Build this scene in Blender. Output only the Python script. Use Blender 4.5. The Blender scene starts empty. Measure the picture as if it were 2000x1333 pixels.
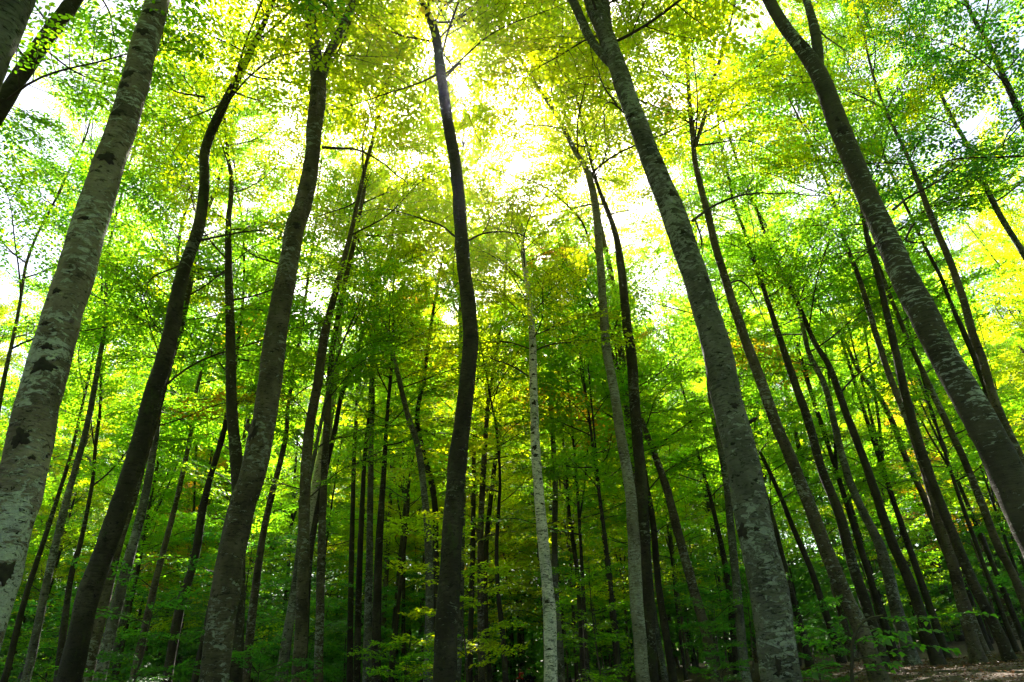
import bpy, bmesh, math, random
import numpy as np
from mathutils import Vector, Matrix
from mathutils.bvhtree import BVHTree

random.seed(7)
rng = np.random.default_rng(7)
S = bpy.context.scene
COL = S.collection
PI = math.pi

# ------------------------------------------------------------------ camera
CAM = np.array([0.0, 0.0, 1.4])
FPX = 1266.0                      # focal length in pixels of the 2000 px wide photograph
PITCH, ROLL = math.radians(27.2), math.radians(-2.3)
cF = np.array([0, math.cos(PITCH), math.sin(PITCH)])
_r, _u = np.array([1.0, 0, 0]), np.array([0, -math.sin(PITCH), math.cos(PITCH)])
cR = math.cos(ROLL) * _r + math.sin(ROLL) * _u
cU = -math.sin(ROLL) * _r + math.cos(ROLL) * _u
cam_data = bpy.data.cameras.new('camera')
cam_data.sensor_width = 36.0
cam_data.lens = 36.0 * FPX / 2000.0
cam_data.clip_start = 0.1
cam_data.clip_end = 3000.0
cam = bpy.data.objects.new('camera', cam_data)
COL.objects.link(cam)
cam.matrix_world = Matrix(((cR[0], cU[0], -cF[0], CAM[0]), (cR[1], cU[1], -cF[1], CAM[1]),
                           (cR[2], cU[2], -cF[2], CAM[2]), (0, 0, 0, 1)))
S.camera = cam


def ray(px, py):
    d = cF * FPX + cR * (px - 1000.0) + cU * (666.5 - py)
    return d / np.linalg.norm(d)


def at(px, py, D):
    d = ray(px, py)
    return CAM + d * (D / d[1])


def proj(p):
    v = np.asarray(p) - CAM
    z = v @ cF
    return 1000 + FPX * (v @ cR) / z, 666.5 - FPX * (v @ cU) / z, z


# ------------------------------------------------------------------ light
SUN_DIR = ray(905, 235)
SUN_ELEV = math.asin(SUN_DIR[2])
world = bpy.data.worlds.new('World')
S.world = world
world.use_nodes = True
wn = world.node_tree
wn.nodes.clear()
w_out = wn.nodes.new('ShaderNodeOutputWorld')
w_bg = wn.nodes.new('ShaderNodeBackground')
w_sky = wn.nodes.new('ShaderNodeTexSky')
w_sky.sky_type = 'NISHITA'
w_sky.sun_disc = False
w_sky.sun_elevation = SUN_ELEV
w_sky.sun_rotation = math.atan2(SUN_DIR[0], SUN_DIR[1])
w_sky.air_density = 1.0
w_sky.dust_density = 2.5
w_sky.ozone_density = 0.3
w_bg.inputs['Strength'].default_value = 0.05
wn.links.new(w_sky.outputs[0], w_bg.inputs[0])
wn.links.new(w_bg.outputs[0], w_out.inputs[0])
sun_data = bpy.data.lights.new('sun', 'SUN')
sun_data.energy = 5.0
sun_data.angle = math.radians(0.53)
sun_data.color = (1.0, 0.94, 0.82)
sun = bpy.data.objects.new('sun', sun_data)
COL.objects.link(sun)
sun.location = (0, 0, 60)
sun.rotation_euler = Vector(SUN_DIR).to_track_quat('Z', 'Y').to_euler()

S.view_settings.view_transform = 'Standard'
S.view_settings.look = 'None'
S.view_settings.gamma = 1.0
S.view_settings.use_curve_mapping = False
S.view_settings.exposure = 2.95
S.render.engine = 'CYCLES'
S.cycles.max_bounces = 9
S.cycles.diffuse_bounces = 5
S.cycles.glossy_bounces = 2
S.cycles.transmission_bounces = 7
S.cycles.transparent_max_bounces = 4
S.cycles.caustics_reflective = False
S.cycles.caustics_refractive = False
S.cycles.sample_clamp_indirect = 6.0

# ------------------------------------------------------------------ materials


def new_mat(name):
    m = bpy.data.materials.new(name)
    m.use_nodes = True
    t = m.node_tree
    t.nodes.clear()
    o = t.nodes.new('ShaderNodeOutputMaterial')
    return m, t, o


def N(t, kind, **kw):
    n = t.nodes.new(kind)
    for k, v in kw.items():
        setattr(n, k, v)
    return n


def ramp(t, src, stops, interp='LINEAR'):
    r = t.nodes.new('ShaderNodeValToRGB')
    r.color_ramp.interpolation = interp
    e = r.color_ramp.elements
    while len(e) < len(stops):
        e.new(0.5)
    for i, (p, c) in enumerate(stops):
        e[i].position = p
        e[i].color = (*c, 1) if len(c) == 3 else c
    if src is not None:
        t.links.new(src, r.inputs[0])
    return r


def noise(t, vec, scale, detail=5, rough=0.6, mapscale=None, offs=None, dist=0.0):
    if mapscale is not None:
        mp = N(t, 'ShaderNodeMapping')
        mp.inputs['Scale'].default_value = mapscale
        if offs:
            mp.inputs['Location'].default_value = offs
        t.links.new(vec, mp.inputs[0])
        vec = mp.outputs[0]
    n = N(t, 'ShaderNodeTexNoise')
    n.inputs['Scale'].default_value = scale
    n.inputs['Detail'].default_value = detail
    n.inputs['Roughness'].default_value = rough
    n.inputs['Distortion'].default_value = dist
    t.links.new(vec, n.inputs['Vector'])
    return n.outputs['Fac']


def mix(t, fac, a, b):
    m = N(t, 'ShaderNodeMix', data_type='RGBA')
    if isinstance(fac, float):
        m.inputs[0].default_value = fac
    else:
        t.links.new(fac, m.inputs[0])
    for i, c in ((6, a), (7, b)):
        if isinstance(c, tuple):
            m.inputs[i].default_value = (*c, 1)
        else:
            t.links.new(c, m.inputs[i])
    return m.outputs[2]


def math_n(t, op, a, b):
    m = N(t, 'ShaderNodeMath', operation=op)
    for i, c in ((0, a), (1, b)):
        if isinstance(c, (int, float)):
            m.inputs[i].default_value = c
        else:
            t.links.new(c, m.inputs[i])
    return m.outputs[0]


def bark(name, dark, mid, pale, lichen_at, lichen_col, moss=0.0, bump=0.5, fleck=False, pit_at=0.62, blot=0.66):
    """beech bark: blotchy base, horizontal wrinkles, lichen plates, dark pits, some moss"""
    m, t, o = new_mat(name)
    tc = N(t, 'ShaderNodeTexCoord')
    oi = N(t, 'ShaderNodeObjectInfo')
    add = N(t, 'ShaderNodeVectorMath', operation='ADD')
    sc = N(t, 'ShaderNodeVectorMath', operation='SCALE')
    cmb = N(t, 'ShaderNodeCombineXYZ')
    for i in range(3):
        t.links.new(oi.outputs['Random'], cmb.inputs[i])
    t.links.new(cmb.outputs[0], sc.inputs[0])
    sc.inputs['Scale'].default_value = 37.0
    t.links.new(tc.outputs['Object'], add.inputs[0])
    t.links.new(sc.outputs[0], add.inputs[1])
    v = add.outputs[0]
    big = noise(t, v, 1.0, 4, 0.6, (2.2, 2.2, 1.3))
    base = ramp(t, big, [(0.3, dark), (0.5, mid), (0.72, pale)])
    wr = noise(t, v, 1.0, 6, 0.65, (5.5, 5.5, 26.0), dist=1.2)
    wrm = ramp(t, wr, [(0.36, (0.30,) * 3), (0.5, (1.0,) * 3), (0.68, (1.22,) * 3)])
    mul = N(t, 'ShaderNodeMix', data_type='RGBA', blend_type='MULTIPLY')
    mul.inputs[0].default_value = 0.85
    t.links.new(base.outputs[0], mul.inputs[6])
    t.links.new(wrm.outputs[0], mul.inputs[7])
    t.links.new(ramp(t, noise(t, v, 1.0, 3, 0.6, (1.6, 1.6, 0.9), (4, 4, 4)), [(0.35, (0.15,) * 3), (0.65, (0.95,) * 3)]).outputs[0], mul.inputs[0])
    col = mul.outputs[2]
    # lichen plates
    ln = noise(t, v, 1.0, 7, 0.72, (6.5, 6.5, 13.0 if not fleck else 26.0), (3, 1, 7), dist=0.8)
    ln2 = noise(t, v, 1.0, 2, 0.5, (1.1, 1.1, 0.7), (9, 2, 4))
    lsum = math_n(t, 'ADD', ln, math_n(t, 'MULTIPLY', math_n(t, 'SUBTRACT', ln2, 0.5), 0.55))
    lm = ramp(t, lsum, [(lichen_at, (0, 0, 0)), (lichen_at + 0.035, (1, 1, 1))])
    lc = noise(t, v, 30.0, 4, 0.7)
    lcol = ramp(t, lc, [(0.3, tuple(c * 0.62 for c in lichen_col)), (0.7, lichen_col)])
    col = mix(t, lm.outputs[0], col, lcol.outputs[0])
    # dark pits and streaks
    bl = noise(t, v, 1.0, 6, 0.7, (4.5, 4.5, 8.0), (7, 3, 9), dist=0.6)
    bm_ = ramp(t, bl, [(blot, (0, 0, 0)), (blot + 0.03, (0.85, 0.85, 0.85))])
    col = mix(t, bm_.outputs[0], col, tuple(c * 0.55 for c in dark))
    pit = noise(t, v, 1.0, 5, 0.7, (10.0, 10.0, 24.0), (1, 8, 2), dist=0.9)
    pm = ramp(t, pit, [(pit_at, (0, 0, 0)), (pit_at + 0.04, (1, 1, 1))])
    col = mix(t, pm.outputs[0], col, tuple(c * 0.25 for c in dark))
    if moss > 0:
        ms = noise(t, v, 1.0, 5, 0.7, (2.5, 2.5, 1.0), (5, 5, 1))
        mm = ramp(t, ms, [(0.66 - 0.3 * moss, (0, 0, 0)), (0.78 - 0.3 * moss, (1, 1, 1))])
        col = mix(t, math_n(t, 'MULTIPLY', mm.outputs[0], 0.8), col, (0.035, 0.05, 0.012))
    b = N(t, 'ShaderNodeBsdfPrincipled')
    t.links.new(col, b.inputs['Base Color'])
    b.inputs['Roughness'].default_value = 0.85
    b.inputs['Specular IOR Level'].default_value = 0.25
    fine = noise(t, v, 60.0, 4, 0.7)
    h = math_n(t, 'ADD', math_n(t, 'MULTIPLY', wr, 0.7), math_n(t, 'MULTIPLY', fine, 0.25))
    h = math_n(t, 'ADD', h, math_n(t, 'MULTIPLY', lm.outputs[0], 0.22))
    h = math_n(t, 'SUBTRACT', h, math_n(t, 'MULTIPLY', pm.outputs[0], 0.35))
    bp = N(t, 'ShaderNodeBump')
    bp.inputs['Strength'].default_value = bump
    bp.inputs['Distance'].default_value = 0.03
    t.links.new(h, bp.inputs['Height'])
    t.links.new(bp.outputs[0], b.inputs['Normal'])
    t.links.new(b.outputs[0], o.inputs[0])
    return m


def leaf_mat(name, stops_t, refl, gloss=0.025):
    """thin leaf: reflects a dark green, lets yellow-green light through; stops_t over the per-leaf tint"""
    m, t, o = new_mat(name)
    at_ = N(t, 'ShaderNodeAttribute', attribute_name='tint')
    oi = N(t, 'ShaderNodeObjectInfo')
    f = math_n(t, 'ADD', at_.outputs['Fac'], math_n(t, 'MULTIPLY', math_n(t, 'SUBTRACT', oi.outputs['Random'], 0.5), 0.28))
    tr = ramp(t, f, stops_t)
    rf = ramp(t, f, refl)
    d = N(t, 'ShaderNodeBsdfDiffuse')
    tl = N(t, 'ShaderNodeBsdfTranslucent')
    t.links.new(rf.outputs[0], d.inputs['Color'])
    t.links.new(tr.outputs[0], tl.inputs['Color'])
    ad = N(t, 'ShaderNodeAddShader')
    t.links.new(d.outputs[0], ad.inputs[0])
    t.links.new(tl.outputs[0], ad.inputs[1])
    g = N(t, 'ShaderNodeBsdfGlossy')
    g.inputs['Roughness'].default_value = 0.42
    mx = N(t, 'ShaderNodeMixShader')
    mx.inputs[0].default_value = gloss
    t.links.new(ad.outputs[0], mx.inputs[1])
    t.links.new(g.outputs[0], mx.inputs[2])
    t.links.new(mx.outputs[0], o.inputs[0])
    return m


def plain(name, col, rough=0.8, var=0.3, scale=8.0, spec=0.3):
    m, t, o = new_mat(name)
    tc = N(t, 'ShaderNodeTexCoord')
    n = noise(t, tc.outputs['Object'], scale, 5, 0.65)
    r = ramp(t, n, [(0.3, tuple(c * (1 - var) for c in col)), (0.7, tuple(min(1, c * (1 + var)) for c in col))])
    b = N(t, 'ShaderNodeBsdfPrincipled')
    t.links.new(r.outputs[0], b.inputs['Base Color'])
    b.inputs['Roughness'].default_value = rough
    b.inputs['Specular IOR Level'].default_value = spec
    bp = N(t, 'ShaderNodeBump')
    bp.inputs['Strength'].default_value = 0.3
    bp.inputs['Distance'].default_value = 0.02
    t.links.new(n, bp.inputs['Height'])
    t.links.new(bp.outputs[0], b.inputs['Normal'])
    t.links.new(b.outputs[0], o.inputs[0])
    return m


M_BARK = {
    'mottled': bark('bark_mottled', (0.05, 0.038, 0.032), (0.17, 0.135, 0.115), (0.29, 0.245, 0.215), 0.515, (0.45, 0.455, 0.445), bump=1.0, pit_at=0.59, blot=0.60),
    'grey': bark('bark_grey', (0.038, 0.035, 0.032), (0.095, 0.089, 0.08), (0.17, 0.16, 0.145), 0.56, (0.29, 0.30, 0.285), bump=1.0, pit_at=0.57, blot=0.64),
    'brown': bark('bark_brown', (0.030, 0.022, 0.016), (0.078, 0.060, 0.045), (0.14, 0.113, 0.088), 0.585, (0.27, 0.27, 0.25), moss=0.2, bump=1.0, pit_at=0.575, blot=0.62),
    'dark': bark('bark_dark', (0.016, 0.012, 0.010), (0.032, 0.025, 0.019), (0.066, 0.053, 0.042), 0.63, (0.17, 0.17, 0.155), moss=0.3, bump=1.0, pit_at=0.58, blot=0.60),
    'speckled': bark('bark_speckled', (0.028, 0.023, 0.019), (0.052, 0.043, 0.034), (0.085, 0.07, 0.057), 0.565, (0.36, 0.38, 0.37), bump=0.8, fleck=True),
    'pale': bark('bark_pale', (0.08, 0.065, 0.048), (0.16, 0.142, 0.115), (0.24, 0.22, 0.185), 0.54, (0.34, 0.33, 0.30), bump=0.8, fleck=True, pit_at=0.58, blot=0.62),
    'white': bark('bark_white', (0.18, 0.17, 0.15), (0.42, 0.405, 0.385), (0.60, 0.59, 0.57), 0.485, (0.74, 0.655, 0.64), bump=0.6, fleck=True, pit_at=0.555, blot=0.575),
    'bright': bark('bark_bright', (0.5, 0.48, 0.46), (0.78, 0.77, 0.75), (0.85, 0.84, 0.83), 0.48, (0.85, 0.85, 0.84), bump=0.3, fleck=True, pit_at=0.66, blot=0.68),
}
M_SCAR = plain('bark_scar', (0.022, 0.017, 0.014), 0.9, 0.5, 25)
M_TWIG = plain('twig_bark', (0.045, 0.036, 0.027), 0.85, 0.3, 20)
# transmitted / reflected colour of leaves: green, yellow-green, a few already yellow and amber
M_LEAF = {
    'spring': leaf_mat('leaf_yellow_green',
                       [(0.0, (0.31, 0.44, 0.003)), (0.45, (0.43, 0.49, 0.003)), (0.85, (0.53, 0.50, 0.003)), (0.99, (0.56, 0.38, 0.006))],
                       [(0.0, (0.045, 0.10, 0.012)), (0.85, (0.08, 0.12, 0.012)), (1.0, (0.14, 0.09, 0.01))]),
    'green': leaf_mat('leaf_green',
                      [(0.0, (0.14, 0.34, 0.006)), (0.5, (0.22, 0.40, 0.005)), (0.92, (0.33, 0.43, 0.004)), (1.0, (0.46, 0.36, 0.004))],
                      [(0.0, (0.03, 0.085, 0.014)), (0.9, (0.055, 0.11, 0.012)), (1.0, (0.12, 0.09, 0.01))]),
    'deep': leaf_mat('leaf_deep_shaded',  # deep green, darkened further so the colour carries the understorey shade
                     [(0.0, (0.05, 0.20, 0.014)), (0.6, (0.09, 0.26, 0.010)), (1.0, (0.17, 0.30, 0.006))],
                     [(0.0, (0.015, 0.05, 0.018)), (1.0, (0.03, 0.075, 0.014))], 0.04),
    'amber': leaf_mat('leaf_amber',
                      [(0.0, (0.36, 0.34, 0.006)), (0.4, (0.52, 0.30, 0.006)), (1.0, (0.58, 0.20, 0.012))],
                      [(0.0, (0.12, 0.10, 0.01)), (1.0, (0.18, 0.07, 0.012))]),
}
M_LITTER = leaf_mat('fallen_leaf', [(0, (0.02, 0.01, 0.005)), (1, (0.04, 0.02, 0.008))],
                    [(0, (0.04, 0.02, 0.012)), (0.6, (0.085, 0.042, 0.025)), (1, (0.15, 0.085, 0.05))], 0.04)

# ------------------------------------------------------------------ mesh helpers


class Geo:
    """collects vertices / polygons (any size) and builds ONE mesh"""
    def __init__(self):
        self.v, self.f, self.m, self.tint, self.n = [], [], [], [], 0

    def add(self, verts, faces, mat=0, tint=None):
        verts = np.asarray(verts, dtype=np.float32)
        faces = np.asarray(faces, dtype=np.int32)
        self.v.append(verts)
        self.f.append(faces + self.n)
        self.m.append(np.full(len(faces), mat, np.int32))
        self.tint.append(np.zeros(len(verts), np.float32) if tint is None else np.asarray(tint, np.float32))
        self.n += len(verts)

    def mesh(self, name, mats, smooth=True, tint=False):
        me = bpy.data.meshes.new(name)
        v = np.concatenate(self.v)
        me.vertices.add(len(v))
        me.vertices.foreach_set('co', v.ravel())
        loops = np.concatenate([f.ravel() for f in self.f])
        sizes = np.concatenate([np.full(len(f), f.shape[1], np.int32) for f in self.f])
        starts = np.concatenate([[0], np.cumsum(sizes)[:-1]]).astype(np.int32)
        me.loops.add(len(loops))
        me.loops.foreach_set('vertex_index', loops.astype(np.int32))
        me.polygons.add(len(sizes))
        me.polygons.foreach_set('loop_start', starts)
        me.polygons.foreach_set('material_index', np.concatenate(self.m))
        me.polygons.foreach_set('use_smooth', np.full(len(sizes), smooth, bool))
        for m in mats:
            me.materials.append(m)
        me.update(calc_edges=True)
        if tint:
            a = me.attributes.new('tint', 'FLOAT', 'POINT')
            a.data.foreach_set('value', np.concatenate(self.tint))
        return me


def link(name, data, parent=None, **props):
    o = bpy.data.objects.new(name, data)
    COL.objects.link(o)
    if parent is not None:
        o.parent = parent
    for k, v in props.items():
        if v is not None:
            o[k] = v
    return o


def norm(a):
    a = np.asarray(a, float)
    return a / (np.linalg.norm(a, axis=-1, keepdims=True) + 1e-12)


def tube(P, R, sides=8, lump=0.0, seed=0, cap=True):
    P = np.asarray(P, float)
    R = np.asarray(R, float)
    n = len(P)
    T = norm(np.gradient(P, axis=0))
    ref = np.array([1.0, 0, 0]) if abs(T[0][0]) < 0.8 else np.array([0, 1.0, 0])
    A = np.zeros((n, 3))
    a = ref
    for i in range(n):
        a = a - T[i] * (a @ T[i])
        a = a / np.linalg.norm(a)
        A[i] = a
    B = np.cross(T, A)
    th = np.linspace(0, 2 * PI, sides, endpoint=False)
    RR = np.repeat(R[:, None], sides, 1)
    if lump > 0:
        g = np.random.default_rng(seed)
        s = np.concatenate([[0], np.cumsum(np.linalg.norm(np.diff(P, axis=0), axis=1))])
        d = np.zeros_like(RR)
        for k in range(9):
            w = g.uniform(0.6, 9.0)
            q = g.integers(1, 5)
            d += np.sin(s[:, None] * w + g.uniform(0, 6.3) + q * th[None, :] * g.choice([-1, 1])) / (1 + 0.25 * w)
        for k in range(8):
            w = g.uniform(9, 24)
            q = g.integers(2, 8)
            d += 0.16 * np.sin(s[:, None] * w + g.uniform(0, 6.3) + q * th[None, :] * g.choice([-1, 1]))
        RR = RR * (1 + lump * d)
    V = P[:, None, :] + RR[..., None] * (np.cos(th)[None, :, None] * A[:, None, :] + np.sin(th)[None, :, None] * B[:, None, :])
    V = V.reshape(-1, 3)
    i = np.arange(n - 1)[:, None] * sides
    j = np.arange(sides)[None, :]
    j2 = (j + 1) % sides
    F = np.stack([i + j, i + j2, i + sides + j2, i + sides + j], -1).reshape(-1, 4)
    return V, F


def catmull(P, step):
    """resample a control polyline (any columns, first three are xyz) with a Catmull-Rom curve"""
    P = np.asarray(P, float)
    if len(P) < 2:
        return P
    Q = np.vstack([2 * P[0] - P[1], P, 2 * P[-1] - P[-2]])
    out = []
    for i in range(1, len(Q) - 2):
        a, b, c, d = Q[i - 1], Q[i], Q[i + 1], Q[i + 2]
        n = max(1, int(round(np.linalg.norm((c - b)[:3]) / step)))
        for k in range(n):
            u = k / n
            out.append(0.5 * ((2 * b) + (c - a) * u + (2 * a - 5 * b + 4 * c - d) * u * u + (3 * b - a - 3 * c + d) * u ** 3))
    out.append(P[-1])
    return np.array(out)


def leaves_geo(pos, d, nrm, size, folded=True):
    """pointed oval leaves, folded along the midrib; returns verts, quads, verts-per-leaf"""
    pos, d, nrm = np.asarray(pos), norm(d), np.asarray(nrm)
    side = norm(np.cross(nrm, d))
    up = np.cross(d, side)
    L = np.asarray(size)[:, None]
    if folded:
        w, lift = 0.30, 0.07
        v = np.stack([pos, pos + d * L - up * L * 0.08,
                      pos + d * L * 0.28 + side * L * w * 0.92 + up * L * lift, pos + d * L * 0.66 + side * L * w * 0.8 + up * L * lift * 0.6,
                      pos + d * L * 0.28 - side * L * w * 0.92 + up * L * lift, pos + d * L * 0.66 - side * L * w * 0.8 + up * L * lift * 0.6], 1)
        k = np.arange(len(pos))[:, None] * 6
        f = np.concatenate([k + np.array([[0, 1, 3, 2]]), k + np.array([[0, 4, 5, 1]])])
        return v.reshape(-1, 3), f, 6
    v = np.stack([pos, pos + d * L * 0.5 + side * L * 0.33, pos + d * L, pos + d * L * 0.5 - side * L * 0.33], 1)
    k = np.arange(len(pos))[:, None] * 4
    return v.reshape(-1, 3), k + np.array([[0, 1, 2, 3]]), 4


def rotz(v, a):
    c, s = np.cos(a), np.sin(a)
    v = np.asarray(v, float)
    return np.stack([v[..., 0] * c - v[..., 1] * s, v[..., 0] * s + v[..., 1] * c, v[..., 2]], -1)


# ------------------------------------------------------------------ terrain


def terrain(x, y):
    x, y = np.asarray(x, float), np.asarray(y, float)
    t = np.clip((x - 2.0) / 7.5, 0, 1)
    z = 1.15 * t * t * (3 - 2 * t) * np.clip((y + 4) / 8, 0, 1) + 0.045 * np.clip(x - 9, 0, 60)
    z = z + 0.06 * np.sin(x * 0.9 + 1.3) * np.sin(y * 0.7 + 0.4) + 0.12 * np.sin(x * 0.23) * np.cos(y * 0.19 + 1)
    r = np.hypot(x, y)
    return z + 0.0025 * np.clip(r - 60, 0, 400)


g = np.sign(np.linspace(-1, 1, 161)) * (np.abs(np.linspace(-1, 1, 161)) ** 2.6) * 480
gx, gy = np.meshgrid(g, g + 8.0)
gv = np.stack([gx, gy, terrain(gx, gy)], -1).reshape(-1, 3)
ii = np.arange(160)[:, None] * 161
jj = np.arange(160)[None, :]
gf = np.stack([ii + jj, ii + jj + 1, ii + 162 + jj, ii + 161 + jj], -1).reshape(-1, 4)
G = Geo()
G.add(gv, gf)
mg, t, o_ = new_mat('forest_floor')
tc = N(t, 'ShaderNodeTexCoord')
n1 = noise(t, tc.outputs['Object'], 0.7, 6, 0.7)
n2 = noise(t, tc.outputs['Object'], 26.0, 6, 0.75)
c1 = ramp(t, n2, [(0.3, (0.018, 0.010, 0.007)), (0.5, (0.05, 0.026, 0.016)), (0.72, (0.095, 0.052, 0.032))])
c2 = ramp(t, n1, [(0.45, (0, 0, 0)), (0.7, (1, 1, 1))])
cc = mix(t, math_n(t, 'MULTIPLY', c2.outputs[0], 0.6), c1.outputs[0], (0.03, 0.028, 0.014))
b_ = N(t, 'ShaderNodeBsdfPrincipled')
b_.inputs['Roughness'].default_value = 0.95
t.links.new(cc, b_.inputs['Base Color'])
bp_ = N(t, 'ShaderNodeBump')
bp_.inputs['Strength'].default_value = 0.9
bp_.inputs['Distance'].default_value = 0.05
t.links.new(n2, bp_.inputs['Height'])
t.links.new(bp_.outputs[0], b_.inputs['Normal'])
t.links.new(b_.outputs[0], o_.inputs[0])
link('forest_floor', G.mesh('forest_floor', [mg]), kind='structure',
     label='dark forest floor covered with brown fallen leaves, rising into a bank', category='ground')

# ------------------------------------------------------------------ boughs: flat layered beech sprays along +X


def bough(seed, L=3.2, leaf=0.094, sparse=1.0):
    q = np.random.default_rng(seed)
    wood, pos, dr, nr, sz = [], [], [], [], []
    n = 14
    tt = np.linspace(0, 1, n)
    arch = q.uniform(0.04, 0.14)
    wob = q.uniform(-0.10, 0.10, 2)
    main = np.stack([L * tt, L * (wob[0] * np.sin(tt * 3.3) + wob[1] * np.sin(tt * 6.1) * 0.5),
                     L * (arch * np.sin(tt * PI * 0.9) - 0.03 * tt ** 2) + 0.02 * L * np.sin(tt * 9 + q.uniform(0, 6))], -1)
    wood.append((main, np.linspace(0.021, 0.004, n), 6))

    def leaf_line(P, spacing, base_len):
        s = np.concatenate([[0], np.cumsum(np.linalg.norm(np.diff(P, axis=0), axis=1))])
        k = int(s[-1] / spacing)
        if k < 1:
            return
        u = (np.arange(k) + 0.6) * spacing
        pp = np.stack([np.interp(u, s, P[:, c]) for c in range(3)], -1)
        td = norm(np.stack([np.interp(np.minimum(u + 0.02, s[-1]), s, P[:, c]) - np.interp(np.maximum(u - 0.02, 0), s, P[:, c]) for c in range(3)], -1))
        sgn = np.where(np.arange(k) % 2 == 0, 1, -1)
        ang = sgn * np.radians(q.uniform(35, 70, k))
        d = rotz(td, ang)
        d[:, 2] -= q.uniform(-0.15, 0.45, k)
        nn = np.stack([q.normal(0, 0.33, k), q.normal(0, 0.33, k), np.ones(k)], -1)
        pos.append(pp); dr.append(d); nr.append(nn); sz.append(base_len * q.uniform(0.7, 1.2, k))

    nsub = int(19 * sparse)
    for i in range(nsub):
        t0 = 0.10 + 0.87 * (i + q.uniform(-0.3, 0.3)) / nsub
        sgn = 1 if i % 2 else -1
        p0 = np.array([np.interp(t0, tt, main[:, c]) for c in range(3)])
        ln = L * (0.44 * (1 - t0) ** 0.7 + 0.09) * q.uniform(0.7, 1.15)
        a = sgn * math.radians(q.uniform(38, 62))
        m = 7
        u = np.linspace(0, 1, m)
        bend = -sgn * math.radians(q.uniform(5, 28))
        el = q.normal(0.05, 0.13)
        ang = a + bend * u
        steps = np.stack([np.cos(ang), np.sin(ang), np.full(m, el) + q.normal(0, 0.08, m) - 0.12 * u], -1) * (ln / (m - 1))
        sub = p0 + np.concatenate([[np.zeros(3)], np.cumsum(steps[1:], axis=0)])
        wood.append((sub, np.linspace(0.008, 0.0022, m), 4))
        ntw = max(2, int(ln / 0.125))
        for j in range(ntw):
            w = 0.14 + 0.84 * j / ntw
            s2 = 1 if j % 2 else -1
            q0 = np.array([np.interp(w, u, sub[:, c]) for c in range(3)])
            tl = (0.13 + 0.33 * (1 - w)) * q.uniform(0.6, 1.2) * L / 3.2
            aa = a + bend * w + s2 * math.radians(q.uniform(35, 60))
            dirv = np.array([math.cos(aa), math.sin(aa), el + q.normal(0, 0.16)])
            mid = q0 + dirv * tl * 0.5 + np.array([0, 0, 0.012])
            tip = q0 + dirv * tl + np.array([0, 0, -0.02])
            tw = np.array([q0, mid, tip])
            wood.append((tw, np.array([0.003, 0.0022, 0.0012]), 3))
            leaf_line(tw, 0.054, leaf)
        leaf_line(sub[2:], 0.095, leaf)
    leaf_line(main[9:], 0.06, leaf)
    return wood, np.concatenate(pos), np.concatenate(dr), np.concatenate(nr), np.concatenate(sz)


def clumpy_tint(p, q, base=0.35):
    """per-leaf tint that varies in clumps"""
    a = np.zeros(len(p))
    for _ in range(5):
        k = q.normal(0, 1.6, 3)
        a += np.sin(p @ k + q.uniform(0, 6.3))
    return np.clip(base + 0.10 * a + q.normal(0, 0.13, len(p)), 0, 1)


NB = 12
BOUGHS = []        # (wood mesh, foliage mesh)
RAW = []
for k in range(NB):
    wood, P_, D_, N_, Z_ = bough(100 + k, sparse=[1.0, 0.85, 1.1][k % 3])
    RAW.append((wood, P_, D_, N_, Z_))
    G = Geo()
    for (pp, rr, sd) in wood:
        v, f = tube(pp, rr, sd)
        G.add(v, f)
    wm = G.mesh('branch_wood', [M_TWIG])
    G = Geo()
    v, f, c = leaves_geo(P_, D_, N_, Z_)
    G.add(v, f, 0, np.repeat(clumpy_tint(P_, np.random.default_rng(k)), c))
    fm = G.mesh('leaf_spray', [M_LEAF['spring']], smooth=False, tint=True)
    BOUGHS.append((wm, fm))


def add_branch(root, local_p, az, el, scale, leaf_kind, roll=0.0, k=None):
    """one leafy branch: a part of the tree, its leaves a sub-part"""
    k = random.randrange(NB) if k is None else k
    wm, fm = BOUGHS[k]
    b = link('branch', wm, root)
    b.location = local_p
    b.rotation_euler = (Matrix.Rotation(az, 3, 'Z') @ Matrix.Rotation(-el, 3, 'Y') @ Matrix.Rotation(roll, 3, 'X')).to_euler()
    b.scale = (scale,) * 3
    f = link('foliage', fm, b, kind='stuff')
    f.material_slots[0].link = 'OBJECT'
    f.material_slots[0].material = M_LEAF[leaf_kind]
    return b


# ------------------------------------------------------------------ traced trees


def world_path(pts, D, dD=0.0):
    """pixel trace (x, y, width) -> xyz + radius rows, from the lowest point up; D = distance of the tree, dD = how far the top leans away"""
    pts = sorted(pts, key=lambda p: -p[1])
    out = []
    y0, y1 = pts[0][1], pts[-1][1]
    for i, (x, y, w) in enumerate(pts):
        a, b = pts[max(0, i - 1)], pts[min(len(pts) - 1, i + 1)]
        sl = math.atan2(abs(b[0] - a[0]), abs(b[1] - a[1]) + 1e-6)
        d = D + dD * ((y0 - y) / max(1, (y0 - y1)))
        P = at(x, y, d)
        up_ = at(b[0], b[1], d) - at(a[0], a[1], d)
        if up_[2] < 0:
            up_ = -up_
        lat = norm(np.cross(up_, P - CAM))
        h = 0.05
        q0, q1 = proj(P - lat * h), proj(P + lat * h)
        out.append([*P, h * w * math.cos(sl) / math.hypot(q1[0] - q0[0], q1[1] - q0[1])])
    return np.array(out)


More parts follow.
